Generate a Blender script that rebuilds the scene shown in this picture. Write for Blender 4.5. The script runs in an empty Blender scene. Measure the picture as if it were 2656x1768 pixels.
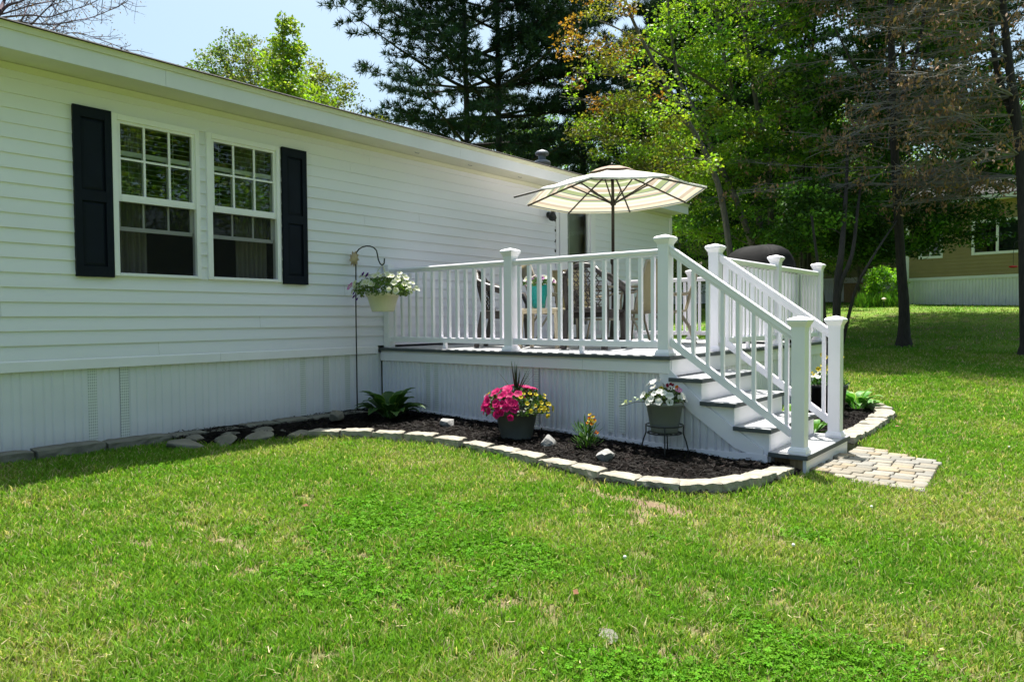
import bpy, math, random
import numpy as np
from mathutils import Vector, Matrix, Quaternion
SC = bpy.context.scene
COL = SC.collection
rnd = random.Random(7)
RNG = np.random.default_rng(11)
PI = math.pi
# ---------------------------------------------------------------- camera frame
FPX = 1857.0
_yaw = math.radians(39.35); _pit = math.atan(57/1857.0); _rol = math.radians(.4)
CAM = np.array([0, 0, 1.1])
_fw = np.array([-math.sin(_yaw), math.cos(_yaw), 0]); _rt = np.array([math.cos(_yaw), math.sin(_yaw), 0]); _up = np.array([0, 0, 1.])
AF = _fw*math.cos(_pit)-_up*math.sin(_pit); _U = _up*math.cos(_pit)+_fw*math.sin(_pit)
AR = _rt*math.cos(_rol)-_U*math.sin(_rol); AU = _U*math.cos(_rol)+_rt*math.sin(_rol)
def at(px, py, D):
    """world point seen at photo pixel px, py at forward distance D"""
    return CAM+(AF+AR*(px-1328)/FPX-AU*(py-884)/FPX)*D
def gz(X, Y):
    X = np.asarray(X, float); Y = np.asarray(Y, float)
    b = .03-.025*(np.clip(X, -6.63, 8)+6.63)
    t = np.maximum(Y-8.5, 0)
    rise = np.where(t < 15.5, .0196*np.minimum(t, 15.5)**1.5, 1.196+.055*(np.minimum(t, 60)-15.5))
    return b+rise
def ground_at(px, D):
    p = at(px, 830, D); p[2] = float(gz(p[0], p[1])); return p
# ---------------------------------------------------------------- noise in numpy (value noise)
_perm = np.random.default_rng(3).random((256, 256))
def vnoise(x, y, s=1.0, o=0):
    x = np.asarray(x)*s+o*17.3+400; y = np.asarray(y)*s+o*7.7+400
    xi = np.floor(x).astype(int); yi = np.floor(y).astype(int); fx = x-xi; fy = y-yi
    fx = fx*fx*(3-2*fx); fy = fy*fy*(3-2*fy)
    g = lambda a, b: _perm[a % 256, b % 256]
    return (g(xi, yi)*(1-fx)+g(xi+1, yi)*fx)*(1-fy)+(g(xi, yi+1)*(1-fx)+g(xi+1, yi+1)*fx)*fy
def fbm(x, y, s, o=0, n=3):
    a = 0; w = 1; t = 0
    for k in range(n):
        a = a+w*vnoise(x, y, s*2**k, o+k); t += w; w *= .5
    return a/t
# ---------------------------------------------------------------- object helpers
def tag(o, label=None, cat=None, group=None, kind=None):
    if label: o['label'] = label
    if cat: o['category'] = cat
    if group: o['group'] = group
    if kind: o['kind'] = kind
    return o
def thing(name, loc=(0, 0, 0), label=None, cat=None, group=None, rotz=0):
    o = bpy.data.objects.new(name, None); COL.objects.link(o)
    o.location = loc; o.rotation_euler = (0, 0, rotz); o.empty_display_size = .1
    return tag(o, label, cat, group)
def link(name, me, mat, parent=None, loc=None):
    if mat is not None and not me.materials: me.materials.append(mat)
    o = bpy.data.objects.new(name, me); COL.objects.link(o)
    if parent is not None: o.parent = parent
    if loc is not None: o.location = loc
    return o
def copy_tree(o, parent=None):
    c = o.copy(); COL.objects.link(c); c.parent = parent
    for ch in list(o.children): copy_tree(ch, c)
    return c
def npmesh(name, co, sizes, idx, cols=None, smooth=False):
    """sizes: verts per face (array), idx: flat loop vertex indices"""
    me = bpy.data.meshes.new(name)
    co = np.ascontiguousarray(co, dtype=np.float32)
    sizes = np.asarray(sizes, dtype=np.int32); idx = np.ascontiguousarray(idx, dtype=np.int32)
    me.vertices.add(len(co)); me.vertices.foreach_set('co', co.ravel())
    me.loops.add(len(idx)); me.loops.foreach_set('vertex_index', idx)
    me.polygons.add(len(sizes))
    st = np.zeros(len(sizes), dtype=np.int32); st[1:] = np.cumsum(sizes)[:-1]
    me.polygons.foreach_set('loop_start', st)
    if smooth: me.polygons.foreach_set('use_smooth', np.ones(len(sizes), dtype=bool))
    me.update(calc_edges=True)
    if cols is not None:
        a = me.color_attributes.new('Col', 'FLOAT_COLOR', 'POINT')
        c = np.ones((len(co), 4), dtype=np.float32); c[:, :3] = cols
        a.data.foreach_set('color', c.ravel())
    return me
class MB:
    def __init__(s, origin=(0, 0, 0)):
        s.v = []; s.f = []; s.o = origin
    def add(s, vs, fs):
        n = len(s.v); s.v += [tuple(p) for p in vs]; s.f += [tuple(i+n for i in f) for f in fs]
    def box(s, a, b):
        x0, y0, z0 = (min(a[i], b[i]) for i in range(3)); x1, y1, z1 = (max(a[i], b[i]) for i in range(3))
        s.add([(x0,y0,z0),(x1,y0,z0),(x1,y1,z0),(x0,y1,z0),(x0,y0,z1),(x1,y0,z1),(x1,y1,z1),(x0,y1,z1)],
              [(0,3,2,1),(4,5,6,7),(0,1,5,4),(1,2,6,5),(2,3,7,6),(3,0,4,7)])
    def bar(s, p, q, w, h, up=(0, 0, 1)):
        """box beam from p to q, width w (sideways), height h (along up)"""
        p = Vector(p); q = Vector(q); d = (q-p).normalized(); u = Vector(up)
        r = d.cross(u).normalized(); u = r.cross(d).normalized()
        vs = []
        for e in (p, q):
            for a, b in ((-1,-1),(1,-1),(1,1),(-1,1)): vs.append(e+r*(a*w/2)+u*(b*h/2))
        s.add(vs, [(3,2,1,0),(4,5,6,7),(0,1,5,4),(1,2,6,5),(2,3,7,6),(3,0,4,7)])
    def prism(s, poly, y0, y1, axis='y'):
        """polygon (list of 2D pts, ccw) extruded along an axis. axis y: poly is (x,z); axis x: (y,z); axis z: (x,y)"""
        n = len(poly)
        def m(p, t):
            return (p[0], t, p[1]) if axis == 'y' else ((t, p[0], p[1]) if axis == 'x' else (p[0], p[1], t))
        s.add([m(p, y0) for p in poly]+[m(p, y1) for p in poly],
              [tuple(range(n))[::-1], tuple(range(n, 2*n))]+[(i, (i+1) % n, n+(i+1) % n, n+i) for i in range(n)])
    def tube(s, pts, rad, n=8, cap=True):
        pts = [Vector(p) for p in pts]
        if not hasattr(rad, '__len__'): rad = [rad]*len(pts)
        prev = None; rings = []; base = len(s.v)
        for i, p in enumerate(pts):
            d = (pts[min(i+1, len(pts)-1)]-pts[max(i-1, 0)])
            d = d.normalized() if d.length > 1e-9 else Vector((0, 0, 1))
            if prev is None: r = d.orthogonal().normalized()
            else:
                r = prev-d*prev.dot(d)
                r = r.normalized() if r.length > 1e-6 else d.orthogonal().normalized()
            prev = r; b = d.cross(r)
            for k in range(n):
                a = 2*PI*k/n; s.v.append(tuple(p+(r*math.cos(a)+b*math.sin(a))*rad[i]))
        for i in range(len(pts)-1):
            for k in range(n):
                a = base+i*n+k; b2 = base+i*n+(k+1) % n
                s.f.append((a, b2, b2+n, a+n))
        if cap:
            s.f.append(tuple(base+k for k in range(n))[::-1]); s.f.append(tuple(base+(len(pts)-1)*n+k for k in range(n)))
    def lathe(s, prof, c=(0, 0, 0), n=24, closed=False):
        base = len(s.v); m = len(prof)
        for k in range(n):
            a = 2*PI*k/n
            for r, z in prof: s.v.append((c[0]+r*math.cos(a), c[1]+r*math.sin(a), c[2]+z))
        for k in range(n):
            k2 = (k+1) % n
            for i in range(m-1): s.f.append((base+k*m+i, base+k2*m+i, base+k2*m+i+1, base+k*m+i+1))
    def sq(s, prof, c):
        """square lathe: list of (half width, z)"""
        base = len(s.v); m = len(prof)
        for sx, sy in ((-1,-1),(1,-1),(1,1),(-1,1)):
            for w, z in prof: s.v.append((c[0]+sx*w, c[1]+sy*w, c[2]+z))
        for k in range(4):
            k2 = (k+1) % 4
            for i in range(m-1): s.f.append((base+k*m+i, base+k2*m+i, base+k2*m+i+1, base+k*m+i+1))
        s.f.append(tuple(base+k*m+m-1 for k in range(4)))
        s.f.append(tuple(base+k*m for k in range(4))[::-1])
    def mesh(s, name, smooth=False):
        o = s.o; me = bpy.data.meshes.new(name)
        me.from_pydata([(p[0]-o[0], p[1]-o[1], p[2]-o[2]) for p in s.v], [], s.f)
        if smooth: me.polygons.foreach_set('use_smooth', [True]*len(me.polygons))
        me.update(); return me
    def build(s, name, mat, parent=None, smooth=False, bevel=0):
        o = link(name, s.mesh(name, smooth), mat, parent)
        if bevel:
            b = o.modifiers.new('bevel', 'BEVEL'); b.width = bevel; b.segments = 2; b.limit_method = 'ANGLE'
        return o
# ---------------------------------------------------------------- materials
def newmat(name):
    m = bpy.data.materials.new(name); m.use_nodes = True
    nt = m.node_tree; nt.nodes.clear()
    return m, nt, nt.nodes.new('ShaderNodeOutputMaterial')
def mat(name, c, rough=.6, var=.08, scale=6.0, spec=.5, metal=0, bump=0, bscale=60, stretch=None, c2=None, coat=0):
    m, nt, out = newmat(name)
    N = nt.nodes.new; L = nt.links.new
    b = N('ShaderNodeBsdfPrincipled'); L(b.outputs[0], out.inputs[0])
    b.inputs['Roughness'].default_value = rough; b.inputs['Specular IOR Level'].default_value = spec; b.inputs['Metallic'].default_value = metal
    b.inputs['Coat Weight'].default_value = coat
    tc = N('ShaderNodeTexCoord'); src = tc.outputs['Object']
    if stretch:
        mp = N('ShaderNodeMapping'); mp.inputs['Scale'].default_value = stretch; L(src, mp.inputs[0]); src = mp.outputs[0]
    nz = N('ShaderNodeTexNoise'); nz.inputs['Scale'].default_value = scale; nz.inputs['Detail'].default_value = 5; L(src, nz.inputs['Vector'])
    rp = N('ShaderNodeValToRGB'); e = rp.color_ramp.elements
    a = c if c2 is None else c
    lo = [max(0, x*(1-var)) for x in c]; hi = [min(1, x*(1+var)) for x in (c2 or c)]
    e[0].position = .3; e[0].color = (*lo, 1); e[1].position = .7; e[1].color = (*hi, 1)
    L(nz.outputs[0], rp.inputs[0]); L(rp.outputs[0], b.inputs['Base Color'])
    if bump:
        n2 = N('ShaderNodeTexNoise'); n2.inputs['Scale'].default_value = bscale; n2.inputs['Detail'].default_value = 4; L(src, n2.inputs['Vector'])
        bp = N('ShaderNodeBump'); bp.inputs['Strength'].default_value = bump; bp.inputs['Distance'].default_value = .01
        L(n2.outputs[0], bp.inputs['Height']); L(bp.outputs[0], b.inputs['Normal'])
    return m
def leafmat(name, trans=.4, rough=.5, spec=.3, gain=(1, 1, 1), tgain=(1.1, 1.25, .5)):
    """colour from the mesh's Col attribute (one colour per leaf), lit from both sides"""
    m, nt, out = newmat(name); N = nt.nodes.new; L = nt.links.new
    at_ = N('ShaderNodeAttribute'); at_.attribute_name = 'Col'
    b = N('ShaderNodeBsdfPrincipled'); b.inputs['Roughness'].default_value = rough; b.inputs['Specular IOR Level'].default_value = spec
    t = N('ShaderNodeBsdfTranslucent'); mx = N('ShaderNodeMixShader'); mx.inputs[0].default_value = trans
    mu = N('ShaderNodeMix'); mu.data_type = 'RGBA'; mu.blend_type = 'MULTIPLY'; mu.inputs[0].default_value = 1
    L(at_.outputs['Color'], b.inputs['Base Color']); L(at_.outputs['Color'], mu.inputs[6]); mu.inputs[7].default_value = (*tgain, 1)
    L(mu.outputs[2], t.inputs['Color']); L(b.outputs[0], mx.inputs[1]); L(t.outputs[0], mx.inputs[2]); L(mx.outputs[0], out.inputs[0])
    return m
def screenmat():
    m, nt, out = newmat('insect_screen'); N = nt.nodes.new; L = nt.links.new
    t = N('ShaderNodeBsdfTransparent'); d = N('ShaderNodeBsdfDiffuse'); d.inputs[0].default_value = (.03, .03, .03, 1); mx = N('ShaderNodeMixShader'); mx.inputs[0].default_value = .45
    L(t.outputs[0], mx.inputs[1]); L(d.outputs[0], mx.inputs[2]); L(mx.outputs[0], out.inputs[0]); return m
def glassmat(name, tint=(.9, .95, .93), refl=.05):
    m, nt, out = newmat(name); N = nt.nodes.new; L = nt.links.new
    t = N('ShaderNodeBsdfTransparent'); t.inputs[0].default_value = (*tint, 1)
    g = N('ShaderNodeBsdfGlossy'); g.inputs['Roughness'].default_value = .01
    lw = N('ShaderNodeFresnel'); lw.inputs['IOR'].default_value = 1.5
    ad = N('ShaderNodeMath'); ad.operation = 'MULTIPLY_ADD'; ad.inputs[1].default_value = 1; ad.inputs[2].default_value = refl; ad.use_clamp = True
    mx = N('ShaderNodeMixShader'); L(lw.outputs[0], ad.inputs[0]); L(ad.outputs[0], mx.inputs[0]); L(t.outputs[0], mx.inputs[1]); L(g.outputs[0], mx.inputs[2]); L(mx.outputs[0], out.inputs[0])
    return m
M = {}
M['vinyl'] = mat('white_vinyl', (.79, .77, .87), .45, .03, 2.2, bump=.05, bscale=25, stretch=(1, .15, 1))
M['skirt'] = mat('white_skirting', (.75, .74, .80), .45, .05, 1.8)
def splash(m, col=(.16, .15, .10), top=.22):
    """soil splashed up from the ground on the lowest part of a surface"""
    nt = m.node_tree; N = nt.nodes.new; L = nt.links.new; b = next(n for n in nt.nodes if n.type == 'BSDF_PRINCIPLED'); src = b.inputs['Base Color'].links[0].from_socket
    g = N('ShaderNodeNewGeometry'); sp = N('ShaderNodeSeparateXYZ'); L(g.outputs['Position'], sp.inputs[0]); mr = N('ShaderNodeMapRange'); mr.inputs[1].default_value = -.1; mr.inputs[2].default_value = top; mr.inputs[3].default_value = .75; mr.inputs[4].default_value = 0; L(sp.outputs[2], mr.inputs[0])
    nz = N('ShaderNodeTexNoise'); nz.inputs['Scale'].default_value = 9; nz.inputs['Detail'].default_value = 8; nz.inputs['Roughness'].default_value = .7; L(g.outputs['Position'], nz.inputs['Vector'])
    mu = N('ShaderNodeMath'); mu.operation = 'MULTIPLY'; L(mr.outputs[0], mu.inputs[0]); L(nz.outputs[0], mu.inputs[1]); mx = N('ShaderNodeMix'); mx.data_type = 'RGBA'; L(mu.outputs[0], mx.inputs[0]); L(src, mx.inputs[6]); mx.inputs[7].default_value = (*col, 1); L(mx.outputs[2], b.inputs['Base Color'])
splash(M['skirt'])
M['trim'] = mat('white_trim', (.82, .79, .86), .4, .03, 3)
M['soffit'] = mat('cream_soffit', (.66, .635, .53), .6, .04, 3)
M['fascia'] = mat('white_fascia', (.70, .685, .75), .4, .04, 3)
M['rail'] = mat('white_railing_vinyl', (.86, .83, .89), .35, .02, 4)
M['shutter'] = mat('navy_shutter', (.004, .007, .016), .6, .15, 5, spec=.18)
M['shingle'] = mat('dark_shingle', (.05, .045, .045), .9, .3, 30, bump=.4)
M['deck'] = mat('grey_composite', (.36, .365, .38), .7, .1, 8, bump=.12, bscale=90, stretch=(1, .1, 1))
M['deckedge'] = mat('dark_composite_edge', (.060, .070, .077), .65, .1, 12, bump=.1)
M['lumber'] = mat('treated_lumber', (.22, .15, .08), .8, .3, 14, stretch=(4, 4, .4), bump=.2)
M['dark'] = mat('dark_underside', (.02, .02, .018), .9, .1)
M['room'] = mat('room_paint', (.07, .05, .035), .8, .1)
M['blind'] = mat('white_blind', (.42, .43, .41), .5, .03)
M['curtain'] = mat('pale_curtain', (.30, .28, .25), .9, .1, 20, stretch=(1, 6, .2))
M['glass'] = glassmat('window_glass')
M['screen'] = screenmat()
M['iron'] = mat('black_iron', (.012, .012, .013), .45, .2, 20)
M['galv'] = mat('galvanised_steel', (.17, .18, .205), .5, .15, 12, metal=.5)
M['bronze'] = mat('brown_metal', (.035, .026, .022), .4, .15, 12)
M['plastic'] = mat('brown_plastic', (.028, .020, .018), .42, .12, 14)
# ================================================================ the white mobile home
WX = -6.63                       # plane of the long wall
HB = (WX, 3.2, .03)
house = thing('mobile_home', HB, 'long white single-storey home with lap siding, two grid windows and dark navy shutters', 'house')
Y0, Y1 = -6.0, 13.1
OPEN = [(2.662, 3.375, 1.515, 2.86), (3.512, 4.232, 1.515, 2.86), (9.36, 10.22, .80, 2.84)]
def siding(mb, y0, y1, z0, z1, openings, x, out=.017, h=.1143, sign=1, seams=0):
    rs = random.Random(31)
    n = int(round((z1-z0)/h)); h = (z1-z0)/n
    for i in range(n):
        a = z0+i*h; b = a+h
        sy = sorted(rs.uniform(y0+.5, y1-.5) for _ in range(rs.choice((seams, seams, seams-1)))) if seams else []
        cuts = sorted({a, b} | {z for o in openings for z in o[2:] if a < z < b})
        for c0, c1 in zip(cuts[:-1], cuts[1:]):
            m = (c0+c1)/2; ys = [y0, y1]
            for o in openings:
                if o[2] < m < o[3]: ys += [o[0], o[1]]
            ys.sort()
            runs = []
            for k in range(0, len(ys), 2):     # panels overlap at staggered joints
                e = [ys[k]]+[q for q in sy if ys[k]+.03 < q < ys[k+1]-.03]+[ys[k+1]]
                runs += list(zip(e[:-1], e[1:]))
            for ya, yb in runs:
                lapo = .0022*(sum(1 for q in sy if q < ya+.001) % 2)
                def xo(z, lapo=lapo):
                    return xo_(z)+sign*lapo
                def xo_(z):
                    t = (z-a)/h
                    return x+sign*out*(1-t*.92) if t < .55 else x+sign*out*(.494-(t-.55)*.75)
                mid = a+.55*h
                zs = [c0]+([mid] if c0 < mid < c1 else [])+[c1]
                vs = []; fs = []
                for z in zs: vs += [(xo(z), ya, z), (xo(z), yb, z)]
                for q in range(len(zs)-1): fs.append((2*q, 2*q+1, 2*q+3, 2*q+2))
                if c0 == a:
                    vs += [(x-.004*sign, ya, a), (x-.004*sign, yb, a)]; q = len(vs); fs.append((q-2, q-1, 1, 0))
                mb.add(vs, fs)
WALL_TOP = 3.13
w = MB(HB); siding(w, Y0, Y1, .797, WALL_TOP, OPEN, WX, seams=5)
wall_o = w.build('wall', M['vinyl'], house)
# the other three walls, closed behind
w = MB(HB)
w.box((-13.4, Y0, .1), (-13.3, Y1, WALL_TOP)); w.box((-13.3, Y0, .1), (WX-.02, Y0+.1, WALL_TOP)); w.box((-13.3, Y1-.1, .1), (WX-.02, Y1-.002, WALL_TOP))
w.box((-13.3, Y0+.1, .68), (WX-.06, Y1-.1, .72)); w.box((-13.3, Y0+.1, WALL_TOP-.05), (WX-.02, Y1-.1, WALL_TOP-.01))
w.build('wall', M['vinyl'], house)
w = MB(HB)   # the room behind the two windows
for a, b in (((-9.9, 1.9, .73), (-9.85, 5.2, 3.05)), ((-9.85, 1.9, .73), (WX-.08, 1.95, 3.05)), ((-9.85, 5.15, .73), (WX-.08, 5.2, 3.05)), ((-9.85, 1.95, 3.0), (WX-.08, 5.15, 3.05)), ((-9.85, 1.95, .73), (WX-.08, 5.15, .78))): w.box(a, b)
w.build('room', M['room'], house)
# belt trim with joints, skirting with ribs
for a, b in ((Y0, -.2), (-.197, 3.58), (3.583, 5.55), (10.3, Y1)):
    w = MB(HB); w.prism([(WX, .706), (WX+.03, .706), (WX+.026, .785), (WX+.018, .796), (WX, .796)], a, b); w.build('belt_trim', M['trim'], house)

def ribbed(mb, p0, p1, z0f, z1f, nrm, dep=.008, per=.222, ph=0.0, grooves=(0., .076, .135), gw=.012):
    """vertical vinyl skirting from p0 to p1 (xy), grooves pressed in along it; z0f, z1f functions of distance"""
    p0 = Vector(p0); p1 = Vector(p1); Ln = (p1-p0).length; d = (p1-p0)/Ln; nrm = Vector(nrm)
    st = [(0., 0.)]
    k = -1
    while k*per < Ln:
        for g in grooves:
            t = k*per+g+ph
            for q, dd in ((0, 0), (gw*.35, dep), (gw*.65, dep), (gw*1.7, 0)):
                if 1e-4 < t+q < Ln-1e-4: st.append((t+q, dd))
        k += 1
    st.append((Ln, 0.)); st.sort()
    vs = []
    for t, dd in st:
        p = p0+d*t-nrm*dd; vs += [(p.x, p.y, z0f(t)), (p.x, p.y, z1f(t))]
    mb.add(vs, [(2*i, 2*i+2, 2*i+3, 2*i+1) for i in range(len(st)-1)])
SKX = WX-.005
w = MB(HB); ribbed(w, (SKX, Y0), (SKX, 5.62), lambda t: -.05, lambda t: .707, (1, 0)); ribbed(w, (SKX, 10.1), (SKX, Y1), lambda t: -.05, lambda t: .707, (1, 0))
w.build('skirting', M['skirt'], house)
w = MB(HB); w.box((SKX-.01, Y0, .0), (WX+.012, 5.6, .045)); w.build('bottom_track', M['trim'], house)
# perforated vent strips in the skirting
def ventmat():
    m, nt, out = newmat('perforated_vinyl'); N = nt.nodes.new; L = nt.links.new
    b = N('ShaderNodeBsdfPrincipled'); L(b.outputs[0], out.inputs[0]); b.inputs['Roughness'].default_value = .5
    tc = N('ShaderNodeTexCoord'); sp = N('ShaderNodeSeparateXYZ'); L(tc.outputs['Object'], sp.inputs[0])
    s = N('ShaderNodeMath'); s.operation = 'ADD'; L(sp.outputs[0], s.inputs[0]); L(sp.outputs[1], s.inputs[1])
    def mth(op, a, bv):
        n = N('ShaderNodeMath'); n.operation = op
        for i, q in enumerate((a, bv)):
            if isinstance(q, (int, float)): n.inputs[i].default_value = q
            else: L(q, n.inputs[i])
        return n.outputs[0]
    u = mth('MULTIPLY', s.outputs[0], PI/.016); v = mth('MULTIPLY', sp.outputs[2], PI/.024)
    ca = mth('MULTIPLY', mth('SINE', mth('ADD', u, v), 0), mth('SINE', mth('SUBTRACT', u, v), 0))
    g = mth('GREATER_THAN', ca, .1)
    mx = N('ShaderNodeMix'); mx.data_type = 'RGBA'; L(g, mx.inputs[0]); mx.inputs[6].default_value = (.74, .76, .75, 1); mx.inputs[7].default_value = (.47, .48, .49, 1)
    L(mx.outputs[2], b.inputs['Base Color']); return m
M['vent'] = ventmat()
for y in (2.44, 2.70, 4.53, 4.83, 5.12, 1.2, .95):
    w = MB(HB); w.box((SKX, y-.035, .05), (SKX+.003, y+.035, .706)); w.build('vent_strip', M['vent'], house)
# eave: soffit, frieze, fascia, drip edge, shingle edge and roof
OV = WX+.40
w = MB(HB); w.box((WX-.02, Y0-.2, WALL_TOP), (OV-.012, Y1-.06, WALL_TOP+.03)); w.build('soffit', M['soffit'], house)
w = MB(HB); w.prism([(WX+.001, WALL_TOP-.055), (WX+.018, WALL_TOP-.055), (WX+.03, WALL_TOP-.004), (WX+.001, WALL_TOP-.004)], Y0, Y1); w.build('frieze_trim', M['soffit'], house)
w = MB(HB)
for a, b in ((Y0-.2, 2.93), (2.932, 6.6), (6.602, 10.2), (10.202, Y1-.05)):
    w.prism([(OV-.012, WALL_TOP-.015), (OV+.002, WALL_TOP-.015), (OV+.002, WALL_TOP+.125), (OV-.012, WALL_TOP+.125)], a, b)
w.build('fascia', M['fascia'], house)
w = MB(HB); w.prism([(OV-.012, WALL_TOP+.1255), (OV+.016, WALL_TOP+.1255), (OV+.024, WALL_TOP+.172), (OV-.012, WALL_TOP+.172)], Y0-.2, Y1-.04); w.build('drip_edge', M['soffit'], house)
w = MB(HB); zr = WALL_TOP+.173; RX = -10.0; rise = .215*(OV+.05-RX)
w.prism([(OV+.05, zr), (OV+.042, zr+.011), (RX, zr+rise), (-13.75, zr+.018), (-13.75, zr), (RX, zr+rise-.03)], Y0-.3, Y1-.02)
roof = w.build('roof', M['shingle'], house)
w = MB(HB)
w.prism([(WX, WALL_TOP+.03), (OV-.02, WALL_TOP+.165), (RX, zr+rise-.04), (-13.4, WALL_TOP+.1), (-13.4, WALL_TOP)], Y1-.05, Y1); w.build('gable_end', M['vinyl'], house)
# corner post and the vertical joint strip by the door
w = MB(HB); w.box((WX-.06, Y1-.07, .79), (WX+.026, Y1+.012, WALL_TOP-.056)); w.build('corner_trim', M['trim'], house)
w = MB(HB); w.box((WX, 9.17, .80), (WX+.024, 9.24, WALL_TOP-.056)); w.build('joint_strip', M['trim'], house)
# small soffit clips
for y in (6.05, 7.0, 8.05, 9.0):
    w = MB(HB); w.tube([(WX+.2, y-.035, WALL_TOP-.001), (WX+.2, y-.03, WALL_TOP-.012), (WX+.2, y+.03, WALL_TOP-.012), (WX+.2, y+.035, WALL_TOP-.001)], .003, 5); w.build('wire_clip', M['galv'], house)
# roof vent pipe with cap
VP = (-6.95, 9.27)
vz = zr+.215*(OV+.05-VP[0])
w = MB(HB); c = (VP[0], VP[1], vz-.05)
w.lathe([(.0, 0), (.13, 0), (.13, .155), (.138, .16), (.138, .185), (.12, .205), (.075, .225), (.062, .235), (.062, .32)], c, 24)
pipe = w.build('roof_vent', M['galv'], house, True)
w = MB(HB); w.lathe([(.0, .305), (.105, .305), (.112, .318), (.11, .335), (.085, .362), (.04, .378), (.012, .382), (.010, .392), (0, .394)], c, 24); w.build('vent_cap', M['galv'], pipe, True)
# windows: frame > sashes, muntins, glass, blind, curtain
def window(yo0, yo1, yg0, yg1, curtain_side):
    z0, z1 = 1.498, 2.90; g0, g1, mr0, mr1 = 1.538, 2.835, 2.149, 2.21
    w = MB(HB); x0, x1 = WX-.05, WX+.042
    for a, b in (((x0, yo0, z0), (x1, yg0-.012, z1)), ((x0, yg1+.012, z0), (x1, yo1, z1)), ((x0, yg0-.012, z0), (x1, yg1+.012, g0-.012)), ((x0, yg0-.012, g1+.012), (x1, yg1+.012, z1))): w.box(a, b)
    fr = w.build('window', M['trim'], house, bevel=.004)
    w = MB(HB); xa, xb = WX-.02, WX+.026     # upper sash with its meeting rail
    for a, b in (((xa, yg0-.012, mr0), (xb, yg0+.016, g1+.012)), ((xa, yg1-.016, mr0), (xb, yg1+.012, g1+.012)), ((xa, yg0+.016, mr0), (xb+.012, yg1-.016, mr1)), ((xa, yg0+.016, g1-.012), (xb, yg1-.016, g1+.012))): w.box(a, b)
    w.build('upper_sash', M['trim'], fr)
    w = MB(HB); W3 = (yg1-yg0)/3; zm = (mr1+g1)/2
    for k in (1, 2): w.box((WX+.002, yg0+W3*k-.009, mr1), (WX+.016, yg0+W3*k+.009, g1-.012))
    w.box((WX+.003, yg0+.016, zm-.009), (WX+.0155, yg1-.016, zm+.009))
    w.build('muntins', M['trim'], fr)
    w = MB(HB); w.add([(WX+.0, yg0, mr1), (WX+.0, yg1, mr1), (WX+.0, yg1, g1), (WX+.0, yg0, g1)], [(0, 1, 2, 3)]); w.build('pane', M['glass'], fr)
    # the lower sash is pushed up: its grid shows above the open, screened half
    lb = 1.90; xc, xd = WX-.046, WX-.022
    w = MB(HB)
    w.box((xc, yg0, lb), (xd, yg1, lb+.035)); w.box((xc, yg0-.01, lb+.035), (xd, yg0+.022, 2.60)); w.box((xc, yg1-.022, lb+.035), (xd, yg1+.01, 2.60)); w.box((xc, yg0+.022, 2.56), (xd, yg1-.022, 2.60))
    for k in (1, 2): w.box((xc+.004, yg0+W3*k-.008, lb+.035), (xd-.004, yg0+W3*k+.008, 2.56))
    w.build('lower_sash', M['trim'], fr)
    w = MB(HB); w.add([(WX-.034, yg0, lb+.03), (WX-.034, yg1, lb+.03), (WX-.034, yg1, 2.56), (WX-.034, yg0, 2.56)], [(0, 1, 2, 3)]); w.build('pane', M['glass'], fr)
    w = MB(HB); w.add([(WX+.008, yg0-.005, g0-.005), (WX+.008, yg1+.005, g0-.005), (WX+.008, yg1+.005, mr0+.005), (WX+.008, yg0-.005, mr0+.005)], [(0, 1, 2, 3)]); w.build('insect_screen', M['screen'], fr)
    w = MB(HB); xs = WX-.10
    for k in range(15):
        z = 2.84-k*.045
        w.bar((xs, yg0-.01, z), (xs, yg1+.01, z), .046, .003, (.35, 0, 1))
    w.box((xs-.03, yg0-.01, 2.84), (xs+.03, yg1+.01, 2.90)); w.box((xs-.025, yg0-.01, 2.175), (xs+.025, yg1+.01, 2.2))
    for k in (.2, .8): w.tube([(xs, yg0+(yg1-yg0)*k, 2.85), (xs, yg0+(yg1-yg0)*k, 2.18)], .003, 5)
    w.build('blind', M['blind'], fr)
    w = MB(HB); ya = yg0-.03 if curtain_side < 0 else yg1-.32
    n = 36; vs = []
    for i in range(n+1):
        y = ya+.35*i/n; x = WX-.2+.025*math.sin(i*1.15)+.008*math.sin(i*2.9)
        vs += [(x, y, 1.0), (x, y, 2.9)]
    w.add(vs, [(2*i, 2*i+2, 2*i+3, 2*i+1) for i in range(n)]); w.build('curtain', M['curtain'], fr, True)
window(2.627, 3.403, 2.685, 3.352, -1)
window(3.473, 4.261, 3.536, 4.208, 1)
def shutter(y0, y1):
    z0, z1 = 1.482, 2.905; w = MB(HB); xa, xb = WX+.012, WX+.045; st = .055
    w.box((xa, y0, z0), (xb, y0+st, z1)); w.box((xa, y1-st, z0), (xb, y1, z1))
    for a, b in ((z0, z0+.09), (2.12, 2.21), (z1-.09, z1)): w.box((xa, y0+st, a), (xb-.001, y1-st, b))
    for a, b in ((z0+.09, 2.12), (2.21, z1-.09)):
        ya, yb = y0+st, y1-st; s = .03
        w.add([(xa+.012, ya, a), (xa+.012, yb, a), (xa+.012, yb, b), (xa+.012, ya, b), (xb-.012, ya+s, a+s), (xb-.012, yb-s, a+s), (xb-.012, yb-s, b-s), (xb-.012, ya+s, b-s)],
              [(0, 1, 5, 4), (1, 2, 6, 5), (2, 3, 7, 6), (3, 0, 4, 7), (4, 5, 6, 7)])
    w.build('shutter', M['shutter'], house)
shutter(2.326, 2.625); shutter(4.290, 4.585)
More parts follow.
